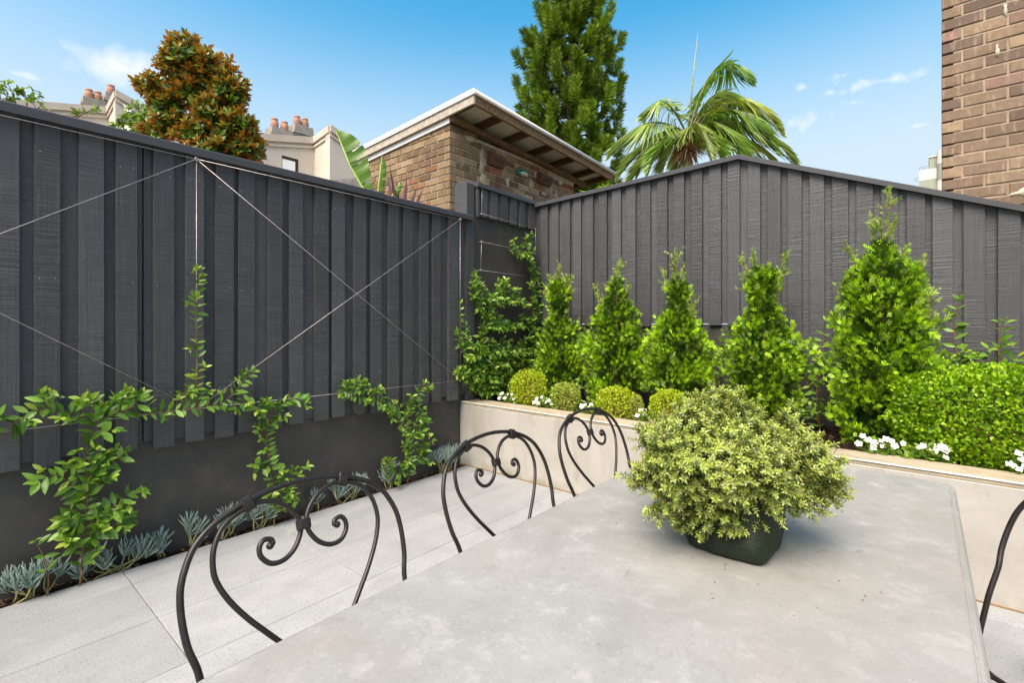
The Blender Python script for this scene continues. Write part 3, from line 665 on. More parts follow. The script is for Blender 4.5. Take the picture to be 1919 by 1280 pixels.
# tall brick house wall right behind the back fence
HB = [srgb(132, 113, 94), srgb(122, 104, 87), srgb(104, 89, 79), srgb(150, 129, 106), srgb(136, 110, 100)]
bh = thing('brick_house', (1.2, 5.1, -.16), 'tall brown brick house wall rising behind the fence at the right', 'house')
MB().box(.165, 3.2, 4.953, 7.5, -.16, 4.9).build('wall_core', M['mortar3'], bh)
z = 1.9; row = 0
while z < 4.75:
    if z+.038 > 4.4: x1 = 1.2
    else: x1 = 1.55
    zz = z+.038; ev = row % 2
    def hp(c, q):
        if q > 3.0: return pick(HB, [.2, .27, .36, .07, .10])
        return pick(HB, [.38, .3, .06, .22, .04])
    brick_row(bh, 'X', 4.945, .1+(0 if ev else .0), x1, zz, bool(ev), hp, 1)
    z += .0865; row += 1
m = MB(); m.box(1.5505, 3.2, 4.946, 4.952, -.16, 4.9); m.build('wall_face', M['brick'], bh).color = (*HB[1], 1)
for (zz, xx, ww, hh) in ((2.335, .545, .075, .04), (3.84, .415, .013, .05), (3.66, .44, .012, .045), (3.38, .40, .011, .05)):
    r = np.random.RandomState(int(zz*100)); n = 16; ang = np.linspace(0, 2*math.pi, n, endpoint=False); k = 1+.25*r.randn(n)
    V = [(xx, 4.9385, zz)]+[(xx+ww*.85*math.cos(a)*q, 4.9395, zz+hh*.85*math.sin(a)*q) for a, q in zip(ang, k)]+[(xx+ww*math.cos(a)*q, 4.95, zz+hh*math.sin(a)*q) for a, q in zip(ang, k)]
    m = MB(); m.add(V, [(0, 1+i, 1+(i+1) % n) for i in range(n)]+[(1+i, 1+n+i, 1+n+(i+1) % n, 1+(i+1) % n) for i in range(n)]); m.build('mortar_patch', M['mortar'], bh, True)

# ================================================================ FAR BUILDINGS
def slab(name, P, z0, mat, parent, off):
    """vertical wall strip with sloping top: P = [(x,y,ztop),...] line, off = thickness vector"""
    m = MB(); V = []
    for x, yv, zt in P: V += [(x, yv, z0 if not callable(z0) else z0(zt)), (x, yv, zt), (x+off[0], yv+off[1], zt), (x+off[0], yv+off[1], z0 if not callable(z0) else z0(zt))]
    n = len(P); Fc = [(0, 1, 2, 3), tuple(4*(n-1)+i for i in (3, 2, 1, 0))]
    for i in range(n-1):
        a, b = 4*i, 4*i+4
        for k in range(4): Fc.append((a+k, b+k, b+(k+1) % 4, a+(k+1) % 4))
    m.add(V, Fc); return m.build(name, mat, parent)
def terrace(label, A, B, C, win):
    h = thing('terrace_house', (A[-1][0]-1, A[-1][1], -.16), label, 'house')
    xa, xc = A[0][0], C[0][0]
    slab('wall', A, -.16, M['cream'], h, (-.35, 0)); slab('wall', B, -.16, M['cream'], h, (0, .4)); slab('wall', C, -.16, M['cream'], h, (-.4, 0))
    for nm, L, o in (('A', A, (.10, 0)), ('C', C, (.10, 0)), ('B', B, (0, -.1))):
        L2 = [(x+(o[0]+.002 if nm != 'B' else 0), yv+(o[1]-.002 if nm == 'B' else 0), zt+.06) for x, yv, zt in L]
        slab('parapet_coping', L2, lambda q: q-.32, M['creamtrim'], h, (-.12, 0) if nm != 'B' else (0, .12))
        L3 = [(x+(.06 if nm != 'B' else 0), yv+(-.06 if nm == 'B' else 0), zt-.38) for x, yv, zt in L]
        slab('string_course', L3, lambda q: q-.10, M['creamtrim'], h, (-.08, 0) if nm != 'B' else (0, .08))
    if win:
        y0, y1, z0, z1 = win
        f = MB().box(xa-.10, xa+.012, y0, y1, z0, z1).build('window', M['frame_and_hole'], h)
        MB().box(xa+.013, xa+.03, y0+.02, y1-.16, z0, z1-.16).build('blind', M['blind'], f)
        m = MB(); m.box(xa+.002, xa+.05, y0-.1, y1+.1, z0-.12, z0-.01); m.build('sill', M['creamtrim'], f)
    return h
def chimney(h, x, yv, zt, w_, pots):
    m = MB(); m.box(x-.35, x+.35, yv-w_, yv+w_, zt-3.5, zt-.62); c = m.build('chimney', M['stone'], h)
    for k, (q, e, hh) in enumerate(((zt-.62, .07, .12), (zt-.5, .14, .14), (zt-.36, .04, .36))): m = MB(); m.box(x-.35-e, x+.35+e, yv-w_-e, yv+w_+e, q+.001, q+hh); m.build('corbel_band', M['stone'], c)
    for py in pots:
        V = []; n = 14; pr = [(.0, .18), (.12, .2), (.3, .25), (.48, .23), (.62, .17), (.66, .2), (.72, .2), (.72, .13)]
        for q, r_ in pr: V += [(x+.8*r_*math.cos(2*math.pi*i/n), yv+py+.8*r_*math.sin(2*math.pi*i/n), zt+q*.72) for i in range(n)]
        Fc = [(j*n+i, j*n+(i+1) % n, (j+1)*n+(i+1) % n, (j+1)*n+i) for j in range(len(pr)-1) for i in range(n)]+[tuple((len(pr)-1)*n+i for i in range(n))]
        m = MB(); m.add(V, Fc); m.build('chimney_pot', M['terra'], c, True)
h1 = terrace('cream rendered terrace house with stepped parapet at the far left, behind frangipani', [(-30.65, 0, 10.75), (-30.65, 5.45, 12.03)], [(-30.65, 5.45, 12.03), (-28.95, 5.45, 12.30)], [(-28.92, 5.40, 12.34), (-28.92, 12.0, 9.97)], None)
chimney(h1, -33, 5.26, 13.05, .42, (-.17, .18)); chimney(h1, -33, 5.98, 13.6, .24, (0,))
h2 = terrace('cream rendered terrace house with roller-blind window, right of the bronze magnolia', [(-22.93, 7.4, 9.52), (-22.93, 12.0, 10.55)], [(-22.93, 12.0, 10.55), (-21.39, 12.0, 10.72)], [(-21.36, 11.95, 10.75), (-21.36, 17.5, 8.69)], (10.42, 11.2, 7.6, 9.32))
chimney(h2, -25, 11.25, 11.25, .5, (-.25, .25)); chimney(h2, -25, 12.35, 11.75, .45, (-.2, .22))
gf = thing('paling_fence', (-7, 4.2, -.16), 'pale weathered paling fence between the cream house and brick shed', 'fence')
for i in range(11): board('paling', gf, 'Y', 3.2+i*.16, 3.35+i*.16, -6.99, -7.015, 0, 3.40+.05*i, 3.45+.05*i, M['greywood'])
MB().box(-7.08, -7.02, 3.2, 4.95, 3.2, 3.3).build('rail', M['greywood'], gf)
for yv in (3.3, 4.85): MB().box(-7.12, -7.02, yv-.05, yv+.05, -.16, 3.2).build('post', M['greywood'], gf)
ap = thing('apartment_block', (4, 160, -.16), 'distant cream and sage apartment tower beside the brick house', 'building')
def ab(nm, x0, x1, y0, z0, z1, mt): return MB().box(x0, x1, y0, y0+9, z0, z1).build(nm, M[mt], ap)
ab('wall', -1.1, 12, 158, -.16, 34.2, 'aptc')
for k, (z0, z1, mt) in enumerate([(34.21, 35.4, 'aptg'), (35.41, 37.2, 'aptg'), (37.21, 39.7, 'aptc')]): ab('storey', -1.1+.02*k, 12, 158-.01*k, z0, z1, mt)
ab('storey', .9, 12, 158.4, 39.71, 42.6, 'aptg'); ab('roof_slab', .75, 12, 158.2, 42.61, 42.9, 'aptc')
for z0, z1, mt in ((30, 36.3, 'aptc'), (36.31, 40.4, 'aptg'), (40.41, 43.6, 'aptc')):
    n = 16; V = []
    for q in (z0, z1): V += [(3.6+1.35*math.cos(2*math.pi*i/n), 157.6+1.35*math.sin(2*math.pi*i/n), q) for i in range(n)]
    m = MB(); m.add(V, [(i, (i+1) % n, n+(i+1) % n, n+i) for i in range(n)]+[tuple(range(n)), tuple(range(n, 2*n))]); m.build('stair_tower', M[mt], ap)
m = MB()
for P in ([(-1.0, 158, 40.5), (.9, 158, 40.5)], [(-1, 158, 40.1), (.9, 158, 40.1)], [(-1, 158, 39.7), (-1, 158, 40.5)], [(0, 158, 39.7), (0, 158, 40.5)]): m.tube(P, .05, 6)
m.build('balcony_rail', M['rail'], ap)
m = MB()
for P in ([(-1.9, 158, 38.0), (-1.1, 158, 38.0)], [(-1.9, 158, 37.2), (-1.9, 158, 38)], [(-1.5, 158, 37.2), (-1.5, 158, 38)], [(-1.9, 158, 37.2), (-1.1, 158, 37.2)]): m.tube(P, .05, 6)
m.build('balcony_rail', M['rail'], ap)

# ================================================================ FURNITURE
# ---- table
tb = thing('dining_table', (-.48, 1.52, 0), 'long pale grey stone-topped dining table in the foreground', 'table')
def ring(x0, x1, y0, y1, rad, z, n=6):
    P = []
    for cx_, cy_, a0 in ((x1-rad, y1-rad, 0), (x0+rad, y1-rad, 90), (x0+rad, y0+rad, 180), (x1-rad, y0+rad, 270)):
        for k in range(n+1): a = math.radians(a0+90*k/n); P.append((cx_+rad*math.cos(a), cy_+rad*math.sin(a), z))
    return P
TX0, TX1, TY0, TY1 = -1.046, .098, .292, 2.742
V = []; levels = [(.012, .678), (0, .688), (0, .708), (.003, .722), (.009, .731), (.016, .7345), (.0175, .7335), (.020, .7335), (.0225, .7375), (.027, .740)]
for ins, zz in levels: V += ring(TX0+ins, TX1-ins, TY0+ins, TY1-ins, max(.03-ins*.6, .008), zz)
n = 28; Fc = [(j*n+i, j*n+(i+1) % n, (j+1)*n+(i+1) % n, (j+1)*n+i) for j in range(len(levels)-1) for i in range(n)]+[tuple((len(levels)-1)*n+i for i in range(n)), tuple(range(n))[::-1]]
m = MB(); m.add(V, Fc); m.build('table_top', M['table'], tb)
for yv in (.85, 2.2):
    MB().box(-.86, -.1, yv-.11, yv+.11, 0, .677, .012).build('pedestal', M['table'], tb)
# ---- iron chairs
OUT = [(.250, -.06), (.254, -.036), (.264, .0), (.269, .04), (.270, .08), (.266, .118), (.254, .153), (.235, .187), (.207, .213), (.174, .232), (.123, .252), (.062, .264), (0, .268)]
INN = [(.03, -.17), (.07, -.095), (.115, -.036), (.148, .006), (.18, .055), (.199, .097), (.205, .13), (.199, .172), (.178, .210), (.147, .230), (.119, .2385), (.085, .241), (.05, .229), (.024, .207), (.0095, .183), (.0065, .162), (.011, .140), (.03, .113), (.057, .098), (.086, .100), (.105, .120), (.107, .141), (.096, .155), (.080, .152), (.0765, .143), (.083, .1385)]
RC = math.radians(20); CR, SR = math.cos(RC), math.sin(RC)
def bk(u, v): return (-v*SR, u, .75+v*CR)      # back plane, chair faces +X, origin under the back at z=.75
def make_chair(label, group):
    t = thing('iron_chair', (0, 0, 0), label, 'chair', group)
    left = [bk(-u, v) for u, v in OUT]; right = [bk(u, v) for u, v in OUT[::-1]][1:]
    zs = .44; lowL = [(.16, -.235, .44), (.075, -.243, .60)]
    arch = [(-.10, -.245, 0), (.03, -.235, .22), (.08, -.232, .44), (.055, -.238, .6)]+left+right+[(.055, .238, .6), (.08, .232, .44), (.03, .235, .22), (-.10, .245, 0)]
    m = MB(); m.tube(spline(arch, 5), .0069, 10); m.build('back_frame', M['iron'], t, True)
    for s in (-1, 1):
        P = [bk(s*u, v) for u, v in INN]; P = [(x+.004*(1 if s > 0 else -1) if i > 10 else x, yv, zz) for i, (x, yv, zz) in enumerate(P)]
        P = [(.10, s*.02, .445), (.085, s*.022, .52)]+P
        Q = spline(P, 6); r = [.0060]*len(Q)
        for k in range(10): r[-1-k] = .0060+.0013*(1-abs(k-3)/7) if k < 8 else .0060
        m = MB(); m.tube(Q, r, 9); sc = m.build('scroll', M['iron'], t, True)
        e = Q[-1]; m = MB(); m.add(*ico(e, .0088, 2)); m.build('scroll_tip', M['iron'], sc, True)
        a = np.array(bk(s*.121, .2455)); d = np.array(bk(s*.135, .2405))-np.array(bk(s*.107, .2505)); d = d/np.linalg.norm(d)
        m = MB(); m.add(*clampmesh(a, d, (.0108, .0180), .013)); m.build('clamp', M['iron'], t)
        m = MB(); m.tube(spline([(.40, s*.20, .442), (.425, s*.215, .42), (.43, s*.222, .38), (.43, s*.235, .22), (.47, s*.245, 0)], 5), .0066, 9); m.build('leg', M['iron'], t, True)
    a = np.array(bk(0, .164)); m = MB(); m.add(*clampmesh(a, np.array((-SR, 0, CR)), (.0115, .0172), .0125)); m.build('clamp', M['iron'], t)
    # seat: rim and woven straps
    R_ = []
    for k in range(28):
        an = 2*math.pi*k/28; c, s = math.cos(an), math.sin(an); q = (abs(c)**4+abs(s)**4)**-.25
        R_.append((.27+.21*c*q*.98, .225*s*q, .44))
    m = MB(); m.tube(R_+[R_[0], R_[1]], .0075, 8, False); m.build('seat_rim', M['iron'], t, True)
    for k in range(7):
        yv = -.18+.06*k; m = MB(); m.box(.075, .465, yv-.016, yv+.016, .438, .442); m.build('seat_strap', M['iron'], t)
    return t
def clampmesh(a, d, half, hl):
    a = np.asarray(a, float); d = np.asarray(d, float); n1 = np.array((CR, 0, SR)); n1 = n1-d*n1.dot(d); n1 /= np.linalg.norm(n1); n2 = np.cross(d, n1); V = []
    prof = []
    for k in range(16):
        an = 2*math.pi*k/16; c, s = math.cos(an), math.sin(an); q = (abs(c)**3.5+abs(s)**3.5)**(-1/3.5); prof.append((c*q*half[0], s*q*half[1]))
    for e, sc in ((-hl, .86), (-hl*.8, 1), (hl*.8, 1), (hl, .86)): V += [tuple(a+d*e+n1*p*sc+n2*q*sc) for p, q in prof]
    Fc = [(j*16+i, j*16+(i+1) % 16, (j+1)*16+(i+1) % 16, (j+1)*16+i) for j in range(3) for i in range(16)]+[tuple(range(16))[::-1], tuple(48+i for i in range(16))]
    return V, Fc
def dup(root, loc, rz, label):
    r = root.copy(); COL.objects.link(r); r.location = loc; r.rotation_euler = (0, 0, rz); r['label'] = label
    for ch in list(root.children):
        c = ch.copy(); COL.objects.link(c); c.parent = r
        for g_ in ch.children: d = g_.copy(); COL.objects.link(d); d.parent = c
    return r
GRP = 'iron chairs around the dining table'
ch1 = make_chair('nearest dark iron scroll-back chair, largest, at the lower left', GRP); ch1.location = (-1.12, .588, 0)
dup(ch1, (-1.12, 1.30, 0), 0, 'middle dark iron scroll-back chair on the left side of the table')
dup(ch1, (-1.12, 1.945, 0), 0, 'farthest dark iron scroll-back chair, beside the planter wall')
dup(ch1, (.30, 1.75, 0), math.radians(180+30), 'dark iron chair cut off by the right picture edge')

# ---- trellis wires
def wire_set(name, loc, label, segs, r=.0016, eye=True):
    t = thing(name, loc, label, 'wire trellis'); pts = set()
    for a, b in segs:
        m = MB(); m.tube([a, b], r, 6); m.build('wire', M['wire'], t, True); pts.add(a); pts.add(b)
    for p in pts:
        if not eye: break
        m = MB(); m.tube([(p[0]-.055, p[1], p[2]), (p[0]-.004, p[1], p[2])], .0028, 6); th = np.linspace(0, 2*math.pi, 11)
        m.tube([(p[0], p[1]+.009*math.cos(a), p[2]+.009*math.sin(a)) for a in th], .0022, 5, False); m.build('screw_eye', M['wire'], t, True)
    return t
XW = -3.458
n0, n1, n2 = -1.211, 1.044, 3.299
wire_set('wire_trellis', (XW, 1.0, .86), 'thin steel wires strung in large crosses over the left fence',
    [((XW, n0, 2.425), (XW, n1, 2.43)), ((XW, n1, 2.43), (XW, n2, 2.426)), ((XW, n0, .865), (XW, n1, .875)), ((XW, n1, .875), (XW, n2, .853)),
     ((XW, n0, .865), (XW+.004, n1, 2.43)), ((XW, n0, 2.425), (XW+.004, n1, .875)), ((XW, n1, 2.43), (XW+.004, n2, .853)), ((XW+.004, n1, .875), (XW+.007, n2, 2.426)), ((XW, n1, .875), (XW, n1, 2.43)), ((XW, n2, .853), (XW, n2, 2.426))], .0021)
XP = -3.476; Z = [(3.626, 2.811), (4.531, 2.795), None]
S = [((XP, 3.626, 2.811), (XP, 4.531, 2.795)), ((XP, 3.626, 2.811), (XP, 3.62, 2.54)), ((XP, 3.62, 2.54), (XP, 4.53, 2.52)), ((XP, 4.53, 2.52), (XP, 4.53, 2.235)), ((XP, 3.62, 2.252), (XP, 4.53, 2.235)), ((XP, 3.62, 2.252), (XP, 3.605, 1.957)),
     ((XP, 3.605, 1.957), (XP, 4.53, 1.95)), ((XP, 4.53, 1.95), (XP, 4.53, 1.66)), ((XP, 3.6, 1.66), (XP, 4.53, 1.66)), ((XP, 3.6, 1.66), (XP, 3.6, 1.37)), ((XP, 3.6, 1.37), (XP, 4.53, 1.37)), ((XP, 4.53, 1.37), (XP, 4.53, 1.08)), ((XP, 3.6, 1.08), (XP, 4.53, 1.08)), ((XP, 3.6, 1.08), (XP, 3.6, .8)), ((XP, 3.6, .8), (XP, 4.53, .8))]
wire_set('wire_trellis', (XP, 4.05, .8), 'zigzag espalier wire on the pier wall in the corner', S, .0019)

# ================================================================ POTTED SHRUB ON THE TABLE
PC = np.array((-.437, 1.553)); r = np.random.RandomState(3)
pot = thing('grow_bag', (PC[0], PC[1], .74), 'dark green woven plastic planter bag standing on the table', 'planter bag')
V = []; lv = [(.0, .82), (.006, .93), (.02, 1.0), (.07, 1.04), (.12, 1.03), (.165, .99), (.195, .97), (.2, .95), (.185, .9), (.15, .88)]; n = 48
for zz, sc in lv:
    for i in range(n):
        a = 2*math.pi*i/n; c, s = math.cos(a), math.sin(a); q = (abs(c)**5+abs(s)**5)**(-1/5)
        wob = 1+.018*math.sin(a*7+zz*40)+.012*math.sin(a*13-zz*60)
        V.append((PC[0]+.117*c*q*sc*wob, PC[1]+.130*s*q*sc*wob, .7405+zz))
Fc = [(j*n+i, j*n+(i+1) % n, (j+1)*n+(i+1) % n, (j+1)*n+i) for j in range(len(lv)-1) for i in range(n)]+[tuple(range(n))[::-1]]
m = MB(); m.add(V, Fc); m.build('bag', M['bag'], pot, True)
m = MB(); m.add([(PC[0]+.11*c*(abs(c)**5+abs(s)**5)**-.2, PC[1]+.12*s*(abs(c)**5+abs(s)**5)**-.2, .915) for c, s in [(math.cos(2*math.pi*i/24), math.sin(2*math.pi*i/24)) for i in range(24)]], [tuple(range(24))]); m.build('soil', M['soil'], pot)
def westringia(center, zc, nb, label):
    """branches, each carrying a spray of leafy shoots that end in star-like tips"""
    fb = lambda n, lo: r.uniform(lo, 1, n)
    az = np.concatenate([r.uniform(0, 2*math.pi, nb), r.uniform(-2.6, -.2, 16)]); u = np.concatenate([fb(nb, -.40), np.full(16, -.8)]); nbt = len(az); ce = np.sqrt(1-np.clip(u, -.75, 1)**2)
    o = np.stack([np.cos(az)*ce, np.sin(az)*ce, u], 1); lob = 1+.10*np.sin(3*az+1.2)+.08*np.sin(7*az+u*4); k = (.66+.30*r.rand(nbt)**.7)*lob+.10*r.rand(nbt)**5
    E = np.array((center[0], center[1], zc))+o*np.stack([.297*k, .297*k, np.where(u > 0, .232, .22)*k], 1)
    hang = np.arange(nbt) >= nb; E[hang] = np.stack([center[0]+.165*np.cos(az[hang]), center[1]+.185*np.sin(az[hang]), r.uniform(.79, .88, 16)], 1)
    E[:, 2] = np.maximum(E[:, 2], .785); per = 21; ns = nbt*per; bi = np.repeat(np.arange(nbt), per)
    B = np.array((center[0], center[1], .925))+np.stack([o[:, 0]*.07, o[:, 1]*.07, np.zeros(nbt)], 1)*r.rand(nbt, 1)
    upv = np.array((0, 0, 1.)); Mid = B*.42+E*.58+upv*np.where(hang, .09, np.where(u > .15, -.03, .05-.05*u))[:, None]
    t0 = r.uniform(.45, .9, ns)[:, None]; S0 = (1-t0)**2*B[bi]+2*t0*(1-t0)*Mid[bi]+t0*t0*E[bi]; bd = norm(E-Mid)[bi]
    sdir = norm(bd*.9+r.randn(ns, 3)*.5+upv*np.where(hang, -.15, .32)[bi][:, None]); sl = r.uniform(.04, .075, ns)*np.where(hang, .7, 1)[bi]; S1 = S0+sdir*sl[:, None]; S1[:, 2] = np.maximum(S1[:, 2], .752)
    nn = 8; idx = np.repeat(np.arange(ns), nn*4); node = np.tile(np.repeat(np.arange(nn), 4), ns); wh = np.tile(np.arange(4), ns*nn); n = len(idx)
    t = 1-.9*(node/nn)-r.uniform(0, .03, n); P = S0[idx]+(S1-S0)[idx]*t[:, None]; T = sdir[idx]; ref = norm(r.randn(ns, 3))[idx]; s1 = norm(np.cross(T, ref)); s2 = np.cross(T, s1); an = wh*1.5708+node*.785+r.uniform(-.25, .25, n); tip = node < 3
    rad = s1*np.cos(an)[:, None]+s2*np.sin(an)[:, None]; D = rad*np.where(node == 0, .45, np.where(tip, .85, 1.0))[:, None]+T*np.where(node == 0, 1.0, .5)[:, None]+r.randn(n, 3)*.12; N = T-rad*.5+r.randn(n, 3)*.2
    L = r.uniform(.0105, .016, n)*np.where(node == 0, .7, 1.0)*r.uniform(.85, 1.2, ns)[idx]
    C = mixcol(n, [(.10, .15, .022), (.17, .235, .04), (.24, .30, .075)], r); C[tip] = mixcol(tip.sum(), [(.30, .39, .05), (.39, .47, .09), (.47, .52, .19)], r); pale = r.rand(n) < .12; C[pale] = np.array((.42, .46, .24))*r.uniform(.85, 1.1, (pale.sum(), 1)); C *= r.uniform(.8, 1.15, nbt)[bi][idx][:, None]
    th = thing('silver_shrub', (center[0], center[1], zc), label, 'potted plant'); scatter('foliage', T_BOAT, P, D, N, L, L*.40, C, M['wes'], th); tw = MB()
    for i in range(nbt): tw.tube([tuple((1-q)**2*B[i]+2*q*(1-q)*Mid[i]+q*q*E[i]) for q in (0, .3, .6, 1)], [.0026, .002, .0015, .0008], 4, False)
    for i in range(0, ns, 2): tw.tube([tuple(S0[i]), tuple(S1[i])], [.0010, .0006], 3, False)
    tag(tw.build('twigs', M['stem'], th), kind='stuff')
westringia(PC+np.array((-.03, -.005)), .962, 205, 'bushy pale silver-green shrub in the bag on the table')
lit = MB()
for k in range(110):                             # crumbs of bark and dry leaf
    if k < 34: an = r.uniform(0, 6.28); d_ = r.uniform(.14, .36); x, y, z = PC[0]+d_*math.cos(an), PC[1]+d_*math.sin(an)*1.1, .7403
    else: x, y, z = -3.47+abs(r.randn())*.16, r.uniform(-.3, 3.3), .0006
    a_, b_, an = r.uniform(.002, .006), r.uniform(.0012, .003), r.uniform(0, 6.28); ca, sa = math.cos(an), math.sin(an)
    lit.add([(x+ca*p-sa*q_, y+sa*p+ca*q_, z+h_) for p, q_, h_ in ((-a_, 0, 0), (0, -b_, .0012), (a_, 0, .0004), (0, b_, .0018))], [(0, 1, 2, 3)])
tag(lit.build('leaf_litter', M['stem']), 'tiny dry crumbs scattered on the table and paving', 'litter', kind='stuff')

# ================================================================ PLANTS
CAMP = np.array((0, 0, 1.4))
LT = [leaf_template(.46, .16, .10), leaf_template(.40, .2, .22), leaf_template(.52, .12, .05), leaf_template(.44, .1, -.06)]
LM = [mesh('leaf', v, f, M['jas'], True) for v, f in LT]
def frame_rot(d, n):
    d = Vector(d).normalized(); n = Vector(n); x = d.cross(n); 
    if x.length < 1e-5: x = d.orthogonal()
    x.normalize(); z = x.cross(d); return Matrix((x, d, z)).transposed().to_euler()
def leaf_set(parent, items, limit=300, meshes=None, tmpl=None, massmat=None):
    """items: (pos, dir, normal, length, rgb); the largest in view become objects, the rest one mass"""
    items.sort(key=lambda q: -q[3]/np.linalg.norm(np.asarray(q[0])-CAMP)); meshes = meshes or LM
    for k, (p, d, n, L, c) in enumerate(items[:limit]): iobj('leaf', meshes[k % len(meshes)], parent, p, frame_rot(d, n), L, c)
    rest = items[limit:]
    if rest: scatter('leaf_mass', tmpl or LT[0], [q[0] for q in rest], [q[1] for q in rest], [q[2] for q in rest], [q[3] for q in rest], [q[3] for q in rest], [q[4] for q in rest], massmat or M['jasa'], parent)
MATURE = [(.06, .15, .015), (.10, .24, .024), (.16, .33, .035)]; YOUNG = [(.22, .36, .045), (.32, .43, .06), (.17, .32, .045)]
def vine(name, loc, label, paths, X, seed, leafL=.075, ds=.03, shoot=.35, sl=.09, cat='vine', stemr=.0045, face=(1, 0, .45), limit=300, young=.16, group=None):
    """paths: [(Y,z),...] on a wall at X facing +X, or 3-D points"""
    r = np.random.RandomState(seed); t = thing(name, loc, label, cat, group); items = []; st = MB(); face = np.array(face, float); face /= np.linalg.norm(face)
    def leafpair(p, tg, side, tip, n=2):
        for s in ((1, -1) if n == 2 else (1,)):
            d = side*s*r.uniform(.6, 1)+tg*r.uniform(.2, .8)+face*r.uniform(.1, .55)+np.array((0, 0, -.18))+r.randn(3)*.18
            nn = face*.9+np.array((0, 0, .45))+r.randn(3)*.35; L = leafL*r.uniform(.65, 1.15)*(.72 if tip else 1)
            c = np.array((YOUNG if (tip and r.rand() < .75) or r.rand() < young*.5 else MATURE)[r.randint(3)])*r.uniform(.8, 1.2)
            items.append((p+face*r.uniform(0, .012), d, nn, L, c))
    for pi, P in enumerate(paths):
        P3 = [(X+.012+.018*r.rand(), q[0], q[1]) if len(q) == 2 else q for q in P]; Q = spline(P3, 8) if len(P3) > 2 else [np.asarray(P3[0], float)+(np.asarray(P3[1], float)-np.asarray(P3[0], float))*k/8 for k in range(9)]
        rr = [stemr*(1-.6*k/len(Q))*(1 if pi == 0 else .55) for k in range(len(Q))]; st.tube(Q, rr, 6)
        acc_ = 0; first_bare = .10 if pi == 0 and P3[0][2] < .3 else 0; tot = 0
        for k in range(len(Q)-1):
            a, b = Q[k], Q[k+1]; ln = np.linalg.norm(b-a); tg = (b-a)/max(ln, 1e-6); acc_ += ln; tot += ln
            while acc_ > ds:
                acc_ -= ds
                if tot < first_bare: continue
                side = np.cross(tg, face); side /= max(np.linalg.norm(side), 1e-6); p = b-tg*acc_
                leafpair(p, tg, side, False, 2 if r.rand() < .8 else 1)
                if r.rand() < shoot:
                    sd = side*(1 if r.rand() < .5 else -1)*r.uniform(.5, 1)+face*r.uniform(.15, .7)+tg*r.uniform(-.1, .5)+np.array((0, 0, .15)); sd /= np.linalg.norm(sd); l2 = sl*r.uniform(.5, 1.25)
                    e = p+sd*l2; st.tube([p, (p+e)/2+np.array((0, 0, .006)), e], [.0016, .0013, .001], 5)
                    s2 = np.cross(sd, face+r.randn(3)*.5); s2 /= max(np.linalg.norm(s2), 1e-6); npairs = max(1, int(l2/.032))
                    for j in range(npairs): leafpair(p+sd*l2*(j+1)/npairs, sd, s2 if j % 2 else np.cross(sd, s2), j == npairs-1)
                    leafpair(e, sd, s2*.3, True, 2)
        tg = norm(Q[-1]-Q[-2]); side = np.cross(tg, face); leafpair(Q[-1], tg, side*.5, True); leafpair(Q[-1], tg*1.5, side*.25, True, 1)
    leaf_set(t, items, limit); st.build('stem', M['stem'], t, True); return t
XV = -3.462
vine('jasmine_vine', (-3.47, .5, -.01), 'leafy jasmine vine nearest the camera, climbing the low wall at far left',
     [[(.494, .0), (.511, .278), (.526, .503), (.515, .706), (.571, .87), (.582, .941)], [(.526, .46), (.41, .611), (.334, .599)], [(.526, .316), (.616, .376), (.694, .435)], [(.515, .563), (.64, .637), (.68, .673)],
      [(.571, .855), (.43, .947), (.31, .958), (.199, .869), (.128, .874)], [(.578, .883), (.748, .941), (.753, .995)], [(.56, .872), (.526, .997)], [(.511, .249), (.605, .277), (.699, .307)], [(.515, .248), (.42, .349)]], XV, 11, .080, .034, .6, .085)
vine('jasmine_vine', (-3.47, .37, -.01), 'tiny low jasmine sprig beside the leftmost succulent clump', [[(.369, .0), (.369, .118), (.349, .222), (.32, .3)]], XV, 12, .06, .07, .1)
vine('jasmine_vine', (-3.47, .9, .88), 'jasmine strand trailing along the bottom wire left of the wire junction', [[(.724, .885), (.85, .882), (.959, .885), (1.133, .893), (1.226, .936), (1.357, 1.082)], [(.959, .892), (.972, .987), (1.029, .998)], [(1.015, .901), (1.058, .978)], [(.8, .885), (.78, .95)]], XV+.012, 13, .072, .04, .4, .05)
vine('jasmine_vine', (-3.47, 1.03, .98), 'slender jasmine shoot twining up the vertical wire', [[(1.04, .88), (1.035, .981), (1.04, 1.163), (1.037, 1.393), (1.042, 1.558), (1.038, 1.74)], [(1.04, 1.5), (1.03, 1.57)], [(1.04, 1.62), (1.05, 1.69)]], XV+.004, 14, .062, .045, .35, .045)
vine('jasmine_vine', (-3.47, 1.5, -.01), 'jasmine vine climbing the low wall behind the nearest chair', [[(1.508, -.01), (1.515, .171), (1.49, .399), (1.461, .588), (1.479, .75), (1.515, .837)], [(1.479, .769), (1.324, .89), (1.258, .842)], [(1.497, .784), (1.608, .863), (1.732, .841)], [(1.497, .434), (1.409, .417), (1.384, .459)],
      [(1.515, .208), (1.608, .296), (1.646, .363)], [(1.508, .099), (1.57, .193), (1.646, .173)], [(1.461, .661), (1.391, .709)]], XV, 15, .074, .034, .6, .075)
vine('jasmine_vine', (-3.47, 2.66, -.01), 'forked jasmine vine on the low wall nearest the planter', [[(2.659, -.01), (2.659, .273), (2.619, .489), (2.491, .659), (2.308, .789), (2.044, .853)], [(2.613, .513), (2.717, .708), (2.837, .871)], [(2.63, .418), (2.837, .477), (2.868, .521)], [(2.659, .18), (2.837, .213), (2.837, .309)],
      [(2.308, .789), (2.258, .873), (2.022, .876)], [(2.659, .133), (2.491, .126), (2.385, .24)], [(2.7, .6), (2.82, .58)]], XV, 16, .072, .031, .62, .08)
